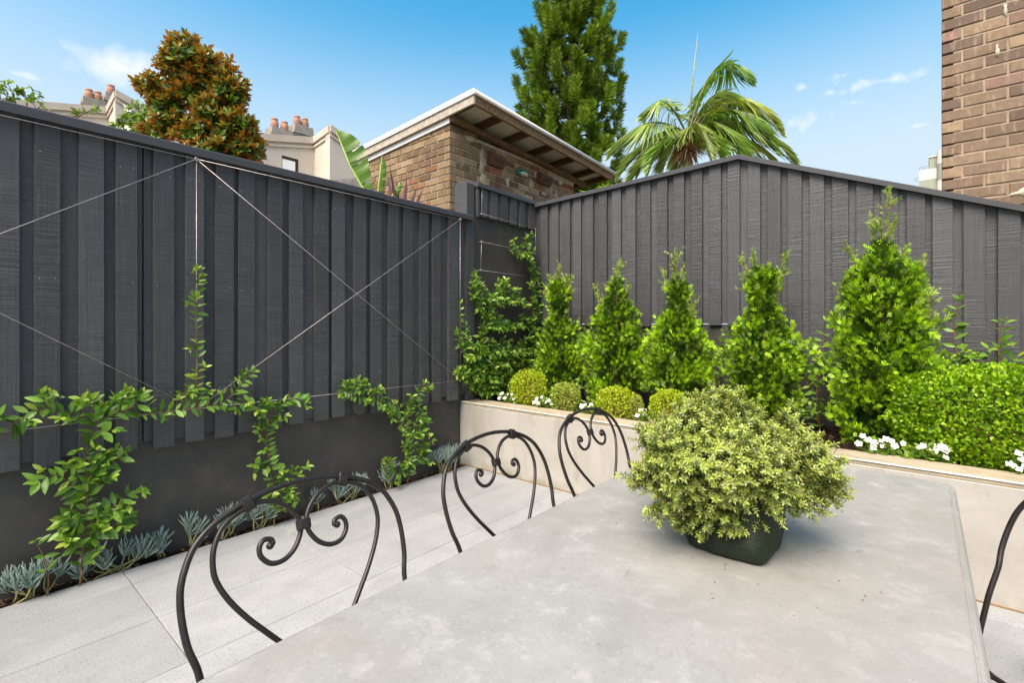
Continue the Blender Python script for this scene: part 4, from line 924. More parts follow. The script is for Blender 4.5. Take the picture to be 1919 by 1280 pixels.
V4 = [[(3.612, .60), (3.573, 1.118), (3.612, 1.444), (3.52, 1.628), (3.50, 1.87)], [(4.311, .6), (4.40, 1.141), (4.45, 1.698), (4.40, 2.057), (4.30, 2.379)], [(3.50, 1.66), (3.75, 1.69), (4.263, 1.66)], [(3.55, 1.40), (3.987, 1.40), (4.42, 1.39)], [(3.46, 1.12), (3.9, 1.14), (4.42, 1.11)],
      [(3.40, .88), (3.815, .86), (4.35, .85)], [(3.45, .74), (3.9, .72), (4.2, .72)], [(3.9, 1.66), (3.857, 1.85)], [(3.45, .98), (3.75, 1.0), (4.1, .98)], [(3.50, .80), (3.7, .80), (3.95, .78)], [(3.6, 1.5), (3.75, 1.52)], [(4.0, 2.215), (4.2, 2.2), (4.38, 2.15)]]
vine('espalier_vine', (-3.5, 4.0, .58), 'dense dark glossy vine trained in tiers on the corner pier wall', V4+[[(3.5, .78), (3.34, .86), (3.27, .95)], [(3.5, 1.05), (3.33, 1.15), (3.26, 1.3)], [(3.38, 1.05), (3.6, 1.05), (3.9, 1.06)], [(3.36, .92), (3.5, .93), (3.9, .92)], [(4.1, 1.05), (4.4, 1.0)]], -3.48, 17, .074, .028, .85, .10, limit=300, young=.2)
vine('jasmine_vine', (-3.46, 3.25, .85), 'few jasmine shoots around the last vertical wire beside the pier', [[(3.42, .80), (3.30, .9), (3.24, .97)], [(3.43, 1.0), (3.31, 1.15), (3.29, 1.42)], [(3.44, 1.3), (3.30, 1.45), (3.28, 1.62)]], XV, 18, .055, .06, .15, .04)
for nm, seed, paths, lab in (('a', 21, [[(-2.52, 4.12, .58), (-2.53, 4.1, .72), (-2.56, 4.06, .86)], [(-2.52, 4.1, .66), (-2.47, 4.06, .76)]], 'small glossy seedling between the first two conifers'),
        ('b', 22, [[(-1.30, 4.30, .58), (-1.31, 4.28, .9), (-1.33, 4.27, 1.16), (-1.30, 4.26, 1.25)], [(-1.31, 4.28, .85), (-1.38, 4.22, 1.0), (-1.42, 4.2, 1.06)], [(-1.3, 4.28, .7), (-1.24, 4.2, .86)], [(-1.31, 4.27, .95), (-1.24, 4.22, 1.1)], [(-1.31, 4.28, .75), (-1.4, 4.2, .82)]], 'dark glossy camellia between the third and fourth conifers'),
        ('c', 23, [[(-.60, 4.30, .58), (-.62, 4.28, .9), (-.60, 4.27, 1.15), (-.55, 4.26, 1.42)], [(-.61, 4.28, .85), (-.7, 4.24, 1.0), (-.72, 4.2, 1.1)], [(-.6, 4.28, .7), (-.53, 4.2, .86)], [(-.61, 4.27, 1.0), (-.54, 4.22, 1.13)], [(-.61, 4.28, .75), (-.7, 4.2, .84)], [(-.6, 4.28, .66), (-.66, 4.16, .74)], [(-.58, 4.27, 1.0), (-.47, 4.24, 1.2), (-.43, 4.22, 1.36)]], 'glossy camellia between the two right conifers'),
        ('d', 24, [[(.17, 4.38, .6), (.17, 4.38, 1.1), (.15, 4.38, 1.35), (.175, 4.37, 1.57)], [(.16, 4.38, 1.05), (.06, 4.36, 1.2), (-.07, 4.35, 1.33)], [(.17, 4.37, 1.1), (.28, 4.34, 1.18)], [(.16, 4.37, 1.1), (.2, 4.33, 1.22)], [(.1, 4.37, 1.1), (.02, 4.3, 1.17)]], 'tall thin camellia shoot behind the left end of the clipped hedge'),
        ('e', 25, [[(.36, 4.38, .6), (.36, 4.37, 1.08), (.36, 4.36, 1.25), (.38, 4.36, 1.42)], [(.36, 4.36, 1.1), (.27, 4.32, 1.2)], [(.36, 4.36, 1.1), (.44, 4.33, 1.2)]], 'short camellia sprig behind the clipped hedge near the picture edge')):
    vine('camellia_shrub', paths[0][0], lab, paths, 0, seed, .078, .05, .22 if nm != 'd' else .1, .06, 'shrub', .005, (-.15, -.9, .45))

# ---- chalk-stick succulents
def stick_mesh(bend):
    st = [(0, .35), (.12, .75), (.45, 1), (.78, .85), (.94, .45), (1, .08)]; V = []; n = 6
    for t, w_ in st:
        for k in range(n): a = 2*math.pi*k/n; V.append((.062*w_*math.cos(a), t, .05*w_*math.sin(a)+bend*t*t))
    Fc = [(j*n+i, j*n+(i+1) % n, (j+1)*n+(i+1) % n, (j+1)*n+i) for j in range(len(st)-1) for i in range(n)]+[tuple((len(st)-1)*n+i for i in range(n))]
    m = MB(); m.add(V, Fc); return mesh('leaf', m.V, m.F, M['chalk'], True)
SM = [stick_mesh(.06), stick_mesh(.14), stick_mesh(.22)]
def chalk(x, yv, sx, sy, heads, hz, label, seed, z0=-.012):
    r = np.random.RandomState(seed); t = thing('chalk_stick_succulent', (x, yv, z0), label, 'succulent', 'blue-grey succulents along the paving edge'); st = MB()
    for h in range(heads):
        bx, by = x+r.uniform(-sx, sx)*.5, yv+r.uniform(-sy, sy)*.6
        hp = np.array((max(x+r.uniform(-sx, sx)*1.1, -3.553 if x < 0 else -9), yv+r.uniform(-sy, sy), z0+hz*r.uniform(.25, .75))); ax = norm(np.array((r.uniform(-.15, .45), r.uniform(-.45, .45), 1.0)))
        st.tube([(bx, by, z0), tuple((np.array((bx, by, z0))+hp)/2+r.randn(3)*.008), tuple(hp+ax*.03)], [.0045, .004, .003], 6)
        s1 = norm(np.cross(ax, r.randn(3))); s2 = np.cross(ax, s1); nl = r.randint(11, 16)
        for k in range(nl):
            q = k/nl; an = k*2.4; out_ = .25+.95*(1-q)**.8; rad = s1*math.cos(an)+s2*math.sin(an); d = rad*out_+ax*(.95)+np.array((0, 0, .12))
            c = np.array((.21, .285, .24))*r.uniform(.78, 1.2)*np.array((1+.08*r.randn(), 1, 1+.06*r.randn()))
            L = r.uniform(.075, .105)*(.75+.35*(1-q)); iobj('leaf', SM[r.randint(3)], t, hp+ax*.04*q, frame_rot(d, ax-rad*.6), (L*.95, L, L*.95), c)
    st.build('stem', mat_plain('pale_succulent_stem', srgb(128, 130, 84), srgb(160, 150, 96), 30, .7) if 'ss' not in M else M['ss'], t, True)
M['ss'] = mat_plain('pale_succulent_stem', srgb(128, 130, 84), srgb(160, 150, 96), 30, .7)
for k, (x, yv, sx, sy, h, hz, lab) in enumerate([(-3.495, .31, .055, .12, 11, .15, 'largest blue-grey succulent clump at the far left, left of the nearest vine'),
    (-3.50, .64, .05, .15, 13, .12, 'wide blue-grey succulent clump just right of the nearest vine'), (-3.505, .865, .03, .045, 4, .13, 'small blue-grey succulent, second clump right of the nearest vine'),
    (-3.505, 1.03, .02, .025, 3, .20, 'upright blue-grey succulent standing alone left of the nearest chair arch'), (-3.50, 1.24, .035, .07, 6, .18, 'blue-grey succulent seen through the left curve of the nearest chair'),
    (-3.50, 1.43, .035, .05, 5, .15, 'blue-grey succulent at the foot of the vine behind the nearest chair'), (-3.505, 1.86, .025, .03, 2, .13, 'small blue-grey succulent above the nearest chair scrolls'),
    (-3.495, 2.11, .045, .12, 11, .19, 'blue-grey succulent clump behind the top right clamp of the nearest chair'), (-3.49, 2.50, .04, .06, 7, .19, 'blue-grey succulent at the foot of the forked vine'),
    (-3.47, 3.12, .07, .14, 20, .24, 'dense rounded blue-grey succulent in the corner by the planter'), (.40, 2.72, .05, .06, 5, .16, 'blue-grey succulent at the lower right, beside the cut-off chair')]):
    chalk(x, yv, sx, sy, h, hz, lab, 40+k, -.012 if x < 0 else .0)

# ---- conifers
def spray():
    V = []; Fc = []
    def dia(b, d, L, w_, z=0):
        b = np.array(b); d = np.array(d); p = np.array((-d[1], d[0])); i = len(V)
        for q in (b, b+d*L*.45+p*w_/2, b+d*L, b+d*L*.45-p*w_/2): V.append((q[0], q[1], z))
        Fc.append((i, i+1, i+2, i+3))
    dia((0, 0), (0, 1), 1, .10)
    for k, t in enumerate((.14, .40, .66)):
        for s in (-1, 1):
            a = math.radians(34+6*k); dia((0, t), (s*math.sin(a), math.cos(a)), .60*(1-.5*t), .13, .08*s*(1 if k % 2 else -1))
    return np.array(V), Fc
SPRAY = spray()
def conifer(X, Yc, prof, spikes, label, seed, n=2600, L=.046):
    r = np.random.RandomState(seed); t = thing('topiary_conifer', (X, Yc, .585), label, 'conifer', 'conifers along the back fence')
    zz = np.array([p[0] for p in prof]); rr = np.array([p[1] for p in prof]); zs = np.linspace(zz[0], zz[-1], 200); w_ = np.interp(zs, zz, rr); w_ /= w_.sum(); nc = int(n/11)
    cz = r.choice(zs, nc, p=w_)+r.uniform(-.01, .01, nc); ca = r.uniform(0, 2*math.pi, nc); cr = np.maximum((np.interp(cz, zz, rr)-.05)*np.where(cz < zz[0]+.62*(zz[-1]-zz[0]), 1.12, .86), .010)*(.62+.42*r.rand(nc))*(1+.15*np.sin(cz*21+ca*2+seed))
    Cc = np.stack([X+cr*np.cos(ca), Yc+cr*np.sin(ca), cz-.02], 1); per = 20; ci = np.repeat(np.arange(nc), per); m_ = nc*per
    up = np.array((0, 0, 1.)); o = np.stack([np.cos(ca), np.sin(ca), np.zeros(nc)], 1); ax = norm(o*.8+up*r.uniform(.5, 1.0, (nc, 1))+r.randn(nc, 3)*.22)
    off = r.randn(m_, 3)*np.array((.016, .016, .022)); q = r.rand(m_); P1 = Cc[ci]+off+ax[ci]*(q*.045)[:, None]; D1 = ax[ci]*.8+up*.25+norm(off)*.7+r.randn(m_, 3)*.3; N1 = np.cross(o[ci], up)+r.randn(m_, 3)*.7; L1 = L*r.uniform(.6, 1.2, m_)
    tone = r.uniform(.7, 1.3, nc)[ci][:, None]; C1 = mixcol(m_, [(.03, .08, .002), (.06, .145, .003), (.11, .23, .005), (.17, .34, .008)], r)*tone; yng = q > .6; C1[yng] = mixcol(yng.sum(), [(.23, .43, .008), (.34, .57, .02)], r)*tone[yng]
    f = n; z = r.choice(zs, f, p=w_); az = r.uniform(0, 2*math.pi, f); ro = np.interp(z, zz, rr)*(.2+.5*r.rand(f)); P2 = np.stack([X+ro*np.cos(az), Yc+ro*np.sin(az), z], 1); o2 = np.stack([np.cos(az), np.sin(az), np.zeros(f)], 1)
    tw = MB(); tw.tube([(X, Yc, .58), (X+.01, Yc, (zz[0]+zz[-1])/2), (X, Yc, zz[-1]-.12)], [.02, .012, .003], 7)
    for k in range(90): i = r.randint(nc); tw.tube([(X, Yc, max(.6, Cc[i, 2]-.14)), tuple(Cc[i])], [.0035, .0012], 4, False)
    P, D, N, C, Ls = [P1, P2], [D1, o2*.7+up*.6+r.randn(f, 3)*.4], [N1, r.randn(f, 3)], [C1, mixcol(f, [(.025, .07, .002), (.05, .12, .004)], r)], [L1, L*1.25*r.uniform(.7, 1.2, f)]  # older inner sprays coloured darker, crown shade put into their greens
    for sp in spikes:
        e = np.array(sp)+np.array((0, r.uniform(-.06, .06), .03)); b = np.array((X+(e[0]-X)*.5, Yc+r.uniform(-.03, .03), e[2]-.26-.06*r.rand()))
        side = [(b, e, 46, 1.0)]
        for k in range(7):
            tq = r.uniform(.3, .75); p0 = b+(e-b)*tq; side.append((p0, p0+norm(e-b+r.randn(3)*.09)*r.uniform(.06, .12), 10, .8))
        for p0, p1, m2, sc in side:
            tw.tube([tuple(p0), tuple((p0+p1)/2+r.randn(3)*.004), tuple(p1)], [.0022*sc, .0015*sc, .0006], 4, False)
            q = r.rand(m2)**.8; P.append(p0+(p1-p0)*q[:, None]+r.randn(m2, 3)*.003); D.append(norm(p1-p0)*1.5+r.randn(m2, 3)*.42); N.append(r.randn(m2, 3)); C.append(mixcol(m2, [(.14, .24, .03), (.22, .33, .06), (.28, .38, .09)], r)); Ls.append(L*.8*(1.0-.6*q)*r.uniform(.6, 1.1, m2)+.008)
    m3 = n//18; i = r.choice(m_, m3)
    P.append(P1[i]+D1[i]*.02); D.append(D1[i]*.7+up*.5); N.append(r.randn(m3, 3)); C.append(mixcol(m3, [(.15, .27, .02), (.24, .36, .06)], r)); Ls.append(L*r.uniform(1.1, 1.6, m3))
    P, D, N, C, Ls = map(np.concatenate, (P, D, N, C, Ls))
    scatter('crown', SPRAY, P, D, N, Ls, Ls, C, M['con'], t); tw.build('trunk', M['stem'], t, True)
conifer(-2.864, 4.13, [(.60, .16), (.89, .22), (1.17, .242), (1.36, .19), (1.47, .085), (1.54, .085), (1.66, .14), (1.78, .12), (1.84, .05)], [(-2.864, 4.15, 1.994), (-2.999, 4.15, 1.892), (-2.701, 4.15, 1.847), (-3.083, 4.15, 1.784), (-2.93, 4.15, 1.9), (-2.76, 4.15, 1.88)], 'first conifer from the left, pinched below its tuft, beside the vine', 31, 2300)
conifer(-2.213, 4.13, [(.59, .2), (.94, .26), (1.24, .285), (1.46, .25), (1.58, .15), (1.70, .09), (1.80, .04)], [(-2.179, 4.15, 1.991), (-2.485, 4.15, 1.771), (-2.071, 4.15, 1.76), (-2.309, 4.15, 1.798), (-2.24, 4.15, 1.92), (-2.43, 4.15, 1.68)], 'second conifer from the left, broad body with feathery tip', 32, 2700)
conifer(-1.624, 4.13, [(.60, .2), (.98, .268), (1.21, .265), (1.34, .25), (1.43, .17), (1.50, .095), (1.70, .10), (1.78, .045)], [(-1.634, 4.15, 2.015), (-1.793, 4.15, 1.874), (-1.46, 4.15, 1.607), (-1.573, 4.15, 1.895), (-1.66, 4.15, 1.93)], 'third conifer from the left, middle of the row, narrow neck', 33, 2700)
conifer(-.951, 4.13, [(.60, .22), (1.02, .285), (1.23, .29), (1.37, .22), (1.48, .14), (1.62, .115), (1.76, .135), (1.82, .07)], [(-1.114, 4.15, 1.945), (-1.024, 4.15, 1.979), (-.775, 4.15, 1.914), (-1.134, 4.15, 1.776), (-.82, 4.15, 1.82)], 'fourth conifer from the left, rounded top with three stray shoots', 34, 3000)
conifer(-.221, 4.10, [(.60, .22), (.93, .28), (1.07, .315), (1.25, .27), (1.40, .25), (1.58, .30), (1.70, .26), (1.78, .20), (1.85, .09), (1.95, .03)], [(-.176, 4.1, 2.274), (-.285, 4.1, 2.137), (-.421, 4.1, 1.951), (-.008, 4.1, 1.805), (-.227, 4.1, 2.08), (-.088, 4.1, 1.90), (.031, 4.1, 1.495), (-.15, 4.1, 2.1), (.05, 4.1, 1.62)], 'tallest conifer, rightmost of the row, beside the clipped hedge', 35, 4300, .046)

# ---- clipped box
def clipped(name, label, cat, c, R, pw_, n, L, cols, seed, group=None, depth=.3, zmin=.585):
    r = np.random.RandomState(seed); t = thing(name, (c[0], c[1], zmin), label, cat, group); R = np.array(R)
    d = rdir(n, r); q = (np.abs(d)**pw_).sum(1)**(-1/pw_); S = d*q[:, None]; wob = 1+.035*np.sin(S[:, 0]*7+seed)*np.sin(S[:, 1]*6+1)+.03*np.sin(S[:, 2]*9+S[:, 0]*4)
    k = 1-depth*r.rand(n)**1.7; P = np.array(c)+S*R*(k*wob)[:, None]; ok = P[:, 2] > zmin-.005; P, S = P[ok], S[ok]; m_ = len(P)
    g = norm(np.sign(S)*np.abs(S)**(pw_-1)/R); D = g*.55+r.randn(m_, 3)*.6+np.array((0, 0, .35)); N = g*.5+np.array((0, 0, .5))+r.randn(m_, 3)*.6
    Ls = L*r.uniform(.7, 1.25, m_); tw = MB()
    for j in range(60): i = r.randint(m_); tw.tube([(c[0]+r.uniform(-.5, .5)*R[0]*.6, c[1], zmin), tuple(P[i])], [.003, .0012], 4, False)
    scatter('foliage', T_BOAT, P, D, N, Ls, Ls*.62, mixcol(m_, cols, r), M['box'], t); tag(tw.build('twigs', M['stem'], t), kind='stuff')
YG = [(.22, .31, .012), (.34, .45, .016), (.45, .54, .026), (.52, .58, .06)]
GB = 'clipped box balls along the planter front'
clipped('box_ball', 'largest round yellow-green box ball, leftmost, beside the vine', 'shrub', (-3.0, 3.80, .765), (.165, .165, .175), 2.6, 3600, .020, YG, 51, GB)
clipped('box_ball', 'small squarish box ball, second from the left', 'shrub', (-2.55, 3.78, .715), (.125, .125, .13), 3.2, 2000, .020, [(.2, .28, .02), (.34, .43, .05), (.48, .53, .15)], 52, GB)
clipped('box_ball', 'medium box ball behind the farthest chair', 'shrub', (-2.03, 3.78, .715), (.15, .15, .14), 2.8, 2700, .020, YG, 53, GB)
clipped('box_ball', 'little ragged box tuft right of the medium box ball', 'shrub', (-1.83, 3.76, .69), (.06, .06, .12), 2.0, 700, .017, [(.2, .28, .02), (.34, .43, .05), (.48, .53, .15)], 54, GB)
clipped('box_ball', 'yellowish box ball mostly hidden behind the potted shrub', 'shrub', (-1.57, 3.80, .72), (.14, .14, .15), 2.4, 2200, .020, [(.24, .34, .015), (.40, .50, .02), (.48, .54, .03)], 55, GB)
clipped('box_hedge', 'big bright green clipped box hedge at the right end of the planter', 'hedge', (.60, 4.0, .845), (.75, .35, .30), 4, 38000, .026, [(.06, .15, .004), (.14, .30, .007), (.25, .43, .012), (.38, .55, .026)], 56, None, .26)

# ---- white begonias
FL = []
for k in range(2):
    V = []; Fc = []; n = 5 if k else 4
    for i in range(n):
        a = 2*math.pi*i/n+.2*k; c, s = math.cos(a), math.sin(a); b = len(V); w_ = .55 if i % 2 == 0 else .42
        V += [(0, 0, 0), (c*.55-s*w_, s*.55+c*w_, .12), (c*1.05-s*w_*.5, s*1.05+c*w_*.5, .22), (c*1.05+s*w_*.5, s*1.05-c*w_*.5, .22), (c*.55+s*w_, s*.55-c*w_, .12), (c*.6, s*.6, .02)]
        Fc += [(b, b+5, b+1), (b+1, b+5, b+2), (b+2, b+5, b+3), (b+3, b+5, b+4), (b+4, b+5, b)]
    o = len(V); iv, if_ = ico((0, 0, .08), .16, 1); V += iv; Fc += [tuple(q+o for q in f) for f in if_]
    me = mesh('flower', V, Fc, M['petal'], False); me.materials.append(mat_plain('yellow_stamen', srgb(214, 178, 60), srgb(230, 196, 80), 40, .7) if k == 0 else FL[0].materials[1])
    for p in me.polygons[len(Fc)-len(if_):]: p.material_index = 1
    FL.append(me)
def begonia(x, yv, w_, nf, label, seed):
    r = np.random.RandomState(seed); t = thing('begonia_plant', (x, yv, .585), label, 'flowers', 'white begonias along the planter front'); n = int(110*w_/.1)
    d = rdir(n, r); d[:, 2] = np.abs(d[:, 2]); P = np.array((x, yv, .60))+d*np.array((w_*1.1, .065, .125))*r.uniform(.5, 1, (n, 1)); Ls = r.uniform(.022, .04, n)
    scatter('foliage', LT[2], P-norm(d)*Ls[:, None]*.4, d+r.randn(n, 3)*.5, np.array((0, 0, 1))+r.randn(n, 3)*.4, Ls, Ls*1.7, mixcol(n, [(.09, .2, .02), (.17, .3, .04), (.26, .38, .07)], r), M['box'], t)
    for k in range(nf):
        an = r.uniform(0, 2*math.pi); q = r.rand()**.5; p = np.array((x+w_*.95*q*math.cos(an), yv-.005+.07*q*math.sin(an), .65+.065*r.rand()+.025*(1-q))); s = r.uniform(.015, .021)
        iobj('flower', FL[r.randint(2)], t, p, frame_rot(norm(np.array((r.randn()*.5, .35, .5))), np.array((r.randn()*.4, -.8, .8+.3*r.randn()))), s)
for k, (x, w_, nf, lab) in enumerate([(-3.15, .10, 9, 'white begonias at the left end of the planter'), (-2.72, .10, 11, 'white begonias between the first two box balls'), (-2.25, .085, 8, 'white begonias just above the farthest chair'), (-1.72, .06, 5, 'few white begonia blooms left of the potted shrub'), (-.215, .10, 11, 'white begonias right of the potted shrub, under the tallest conifer'), (-.005, .12, 13, 'white begonias at the left foot of the clipped hedge'), (.385, .07, 9, 'white begonias at the right picture edge under the hedge')]):
    begonia(x, 3.655, w_, nf, lab, 60+k)

gl = thing('garden_light', (-3.535, 1.09, -.012), 'small silver garden spotlight among the succulents by the left wall', 'light')
m = MB(); m.tube([(-3.535, 1.09, -.012), (-3.535, 1.09, .03)], .004, 6); m.build('stake', M['wire'], gl, True)
m = MB(); m.tube([(-3.545, 1.085, .028), (-3.53, 1.09, .036), (-3.505, 1.105, .05), (-3.497, 1.11, .054)], [.006, .016, .019, .017], 12); m.build('lamp_head', M['wire'], gl, True)

# ================================================================ TREES AND PLANTS BEYOND THE FENCES
def strip_tmpl(st=(0, .35, .7, 1), ws=(.5, 1, .8, .05), droop=.3):
    V = []; Fc = []
    for t, q in zip(st, ws): V += [(-.5*q, t, -droop*t*t), (.5*q, t, -droop*t*t)]
    return np.array(V), [(2*i, 2*i+1, 2*i+3, 2*i+2) for i in range(len(st)-1)]
# ---- bronze-backed magnolia
mg = thing('magnolia_tree', (-10.2, 3.15, -.16), 'magnolia tree with bronze-backed leaves standing above the left fence', 'tree'); r = np.random.RandomState(71)
LOB = [((-10.36, 3.01, 6.36), 0.54, 0.41), ((-10.06, 3.27, 6.13), 0.47, 0.41), ((-10.78, 2.66, 5.91), 0.3, 0.25), ((-11.02, 2.46, 5.93), 0.13, 0.11), ((-9.8, 3.49, 5.82), 0.37, 0.37), ((-10.03, 3.3, 5.42), 0.408, 0.28), ((-10.74, 2.7, 5.52), 0.26, 0.28), ((-10.59, 2.82, 5.18), 0.32, 0.27), ((-10.25, 3.11, 5.0), 0.41, 0.32), ((-9.79, 3.51, 5.08), 0.41, 0.35), ((-9.53, 3.72, 4.81), 0.25, 0.34), ((-10.88, 2.58, 5.03), 0.22, 0.16), ((-9.95, 3.37, 4.68), 0.51, 0.26), ((-9.63, 3.63, 5.21), 0.26, 0.24), ((-10.44, 2.95, 6.62), 0.28, 0.18), ((-10.34, 3.03, 5.76), 0.3, 0.22), ((-10.61, 2.8, 5.64), 0.2, 0.18)]
P, D, N, C, L = [], [], [], [], []; br = MB(); br.tube(spline([(-10.2, 3.15, -.16), (-10.25, 3.1, 2.5), (-10.2, 3.15, 4.4), (-10.3, 3.05, 6.3)], 6), [.11]*6+[.09]*6+[.05]*6+[.02], 8)
for c, a, b in LOB:
    nr = int(74*(a*b)**.9/.1)+4
    for k in range(nr):
        d = rdir(1, r)[0]; q = r.uniform(.5, .95) if r.rand() < .7 else r.uniform(.95, 1.3)
        p = np.array(c)+d*np.array((a, a, b))*.74*q-np.array((0, 0, .13))*(1+.12*math.sin(d[0]*9+d[2]*7)); ax = norm(d*.75+np.array((0, 0, .75))+r.randn(3)*.25)
        if k % 3 == 0: br.tube([tuple(np.array(c)-np.array((0, 0, b*.6))), tuple((np.array(c)+p)/2-np.array((0, 0, .08))), tuple(p)], [.014, .009, .005], 4, False)
        s1 = norm(np.cross(ax, r.randn(3))); s2 = np.cross(ax, s1); old = r.rand() < .62
        for j in range(r.randint(7, 11)):
            an = j*2.4; f = j/9; rad_ = s1*math.cos(an)+s2*math.sin(an); dd = rad_*(.35+.75*(1-f)*(1.3 if old else .7))+ax*(.3+.6*f+(0 if old else .5))
            P.append(p+ax*.02*j*.3); D.append(dd); N.append(ax*1.0-rad_*.8+r.randn(3)*.15); L.append(r.uniform(.10, .17)); C.append(np.array((.05, .12, .014) if r.rand() < .6 else (.13, .21, .02))*r.uniform(.7, 1.3))
L = np.array(L); scatter('crown', leaf_template(.42, .1, .12, (0, .3, .7, 1), (.1, .85, .9, 0)), P, D, N, L, L, C, M['mag'], mg); br.build('trunk', M['bark'], mg, True)
# ---- hoop pine
hp = thing('hoop_pine', (-9.42, 14.3, -.16), 'tall dark hoop pine with plume-like branches behind the shed', 'tree'); r = np.random.RandomState(72); P, D, N, C, L = [], [], [], [], []; br = MB()
br.tube([(-9.42, 14.3, -.16), (-9.45, 14.3, 7), (-9.4, 14.28, 14.2)], [.24, .17, .03], 9)
Wd = []
for tier in range(15):
    zt = 5.7+tier*.57
    for k in range(16):
        z = zt+r.uniform(-.12, .12); az = k*.3927+tier*1.1+r.uniform(-.22, .22); taper = 1.0 if z < 10.9 else max(.25, 1-(z-10.9)/4.6); ro = 1.78*taper*(r.uniform(.78, 1.06) if k % 2 else r.uniform(.35, .8))*(.9 if z < 7 else 1)
        o = np.array((math.cos(az), math.sin(az), 0)); b = np.array((-9.42, 14.3, z-.5)); e = b+o*ro+np.array((0, 0, .06)); tip = e+o*.16+np.array((0, 0, r.uniform(.28, .5)))
        br.tube([tuple(b), tuple((b+e)/2+np.array((0, 0, -.07))), tuple(e), tuple(tip)], [.03, .02, .014, .006], 5, False)
        shoots = [(e-o*.30+np.array((0, 0, -.05)), e, tip, 330, 1.0)]
        for j in range(2 if ro > .9 else 1):
            q_ = r.uniform(.45, .8); p0 = b+(e-b)*q_; sd = norm(o+np.cross(o, (0, 0, 1))*r.uniform(-1.2, 1.2)); shoots.append((p0, p0+sd*.22, p0+sd*.34+np.array((0, 0, .25)), 170, .8))
        for p0, p1, p2, m_, sc in shoots:
            Qa = np.array(spline([p0, p1, p2], 8)); t = r.rand(m_)**.7; f = t*(len(Qa)-1.001); i = f.astype(int); p = Qa[i]+(Qa[i+1]-Qa[i])*(f-i)[:, None]; tg = norm(Qa[i+1]-Qa[i]); rd = norm(np.cross(tg, r.randn(m_, 3))); g = r.uniform(.75, 1.25)
            P.append(p); D.append(rd*.8+tg*.8+np.array((0, 0, -.18))+r.randn(m_, 3)*.1); N.append(r.randn(m_, 3)); L.append((.15+.15*np.sin(t*2.6))*sc*r.uniform(.75, 1.1, m_)); C.append(mixcol(m_, [(.065, .12, .012), (.13, .22, .02), (.22, .34, .028)], r)*g); Wd.append(np.full(m_, .026))
P, D, N, C, L, Wd = map(np.concatenate, (P, D, N, C, L, Wd)); scatter('crown', T_DIAMOND, P, D, N, L, Wd, C, M['pin'], hp); br.build('trunk', M['bark'], hp, True)
# ---- palm
pt = thing('palm_tree', (-4.44, 11.96, -.16), 'feathery palm tree above the peak of the back fence', 'tree'); r = np.random.RandomState(73); K = np.array((-4.45, 11.95, 6.02))
m = MB(); m.tube([(-4.4, 12.0, -.16), (-4.42, 11.98, 3), (-4.44, 11.96, 5.0)], [.13, .11, .105], 12); m.build('trunk', M['bark'], pt, True)
m = MB(); m.tube([(-4.44, 11.96, 5.0), (-4.445, 11.955, 5.3), (-4.45, 11.95, 6.1)], [.135, .12, .05], 12); m.build('crownshaft', mat_plain('yellow_green_crownshaft', srgb(128, 132, 60), srgb(160, 158, 84), 6, .5), pt, True)
ST = strip_tmpl(droop=.6)
FR = [((-5.25, 11.3, 6.95), (-5.95, 10.75, 5.55), .62, 0), ((-5.1, 11.4, 6.2), (-5.62, 11.0, 4.75), .55, 1), ((-3.95, 12.35, 8.75), (-3.25, 12.95, 7.35), .60, 2), ((-3.6, 12.65, 7.95), (-2.68, 13.45, 6.1), .62, 3), ((-3.3, 12.9, 7.05), (-2.38, 13.7, 5.25), .62, 1),
      ((-4.95, 11.5, 7.55), (-5.25, 11.3, 6.45), .5, 0), ((-3.75, 12.3, 6.95), (-3.25, 12.5, 5.15), .62, 2), ((-4.9, 12.7, 7.0), (-5.15, 12.9, 5.1), .55, 1), ((-4.0, 11.3, 6.6), (-3.6, 11.1, 5.0), .5, 1), ((-4.8, 11.3, 6.4), (-5.0, 10.9, 5.0), .5, 2), ((-3.4, 13.2, 6.7), (-2.7, 13.9, 5.0), .55, 3), ((-5.0, 11.9, 6.9), (-5.7, 11.8, 5.3), .58, 2), ((-4.1, 12.9, 7.4), (-3.7, 13.6, 5.8), .55, 2), ((-4.6, 11.5, 6.3), (-4.9, 11.35, 4.9), .5, 1), ((-3.9, 12.1, 6.6), (-3.6, 12.0, 5.0), .5, 2), ((-3.5, 12.6, 7.5), (-2.75, 13.2, 5.6), .6, 2), ((-5.15, 11.5, 6.6), (-5.9, 11.1, 5.1), .58, 0), ((-3.9, 12.5, 8.0), (-3.2, 13.2, 6.6), .55, 0)]
TINT = [[(.13, .21, .035), (.21, .30, .06), (.31, .38, .13)], [(.09, .14, .025), (.16, .22, .035), (.26, .31, .08)], [(.08, .17, .02), (.14, .26, .035), (.22, .34, .06)], [(.18, .24, .03), (.31, .36, .045), (.40, .40, .08)]]
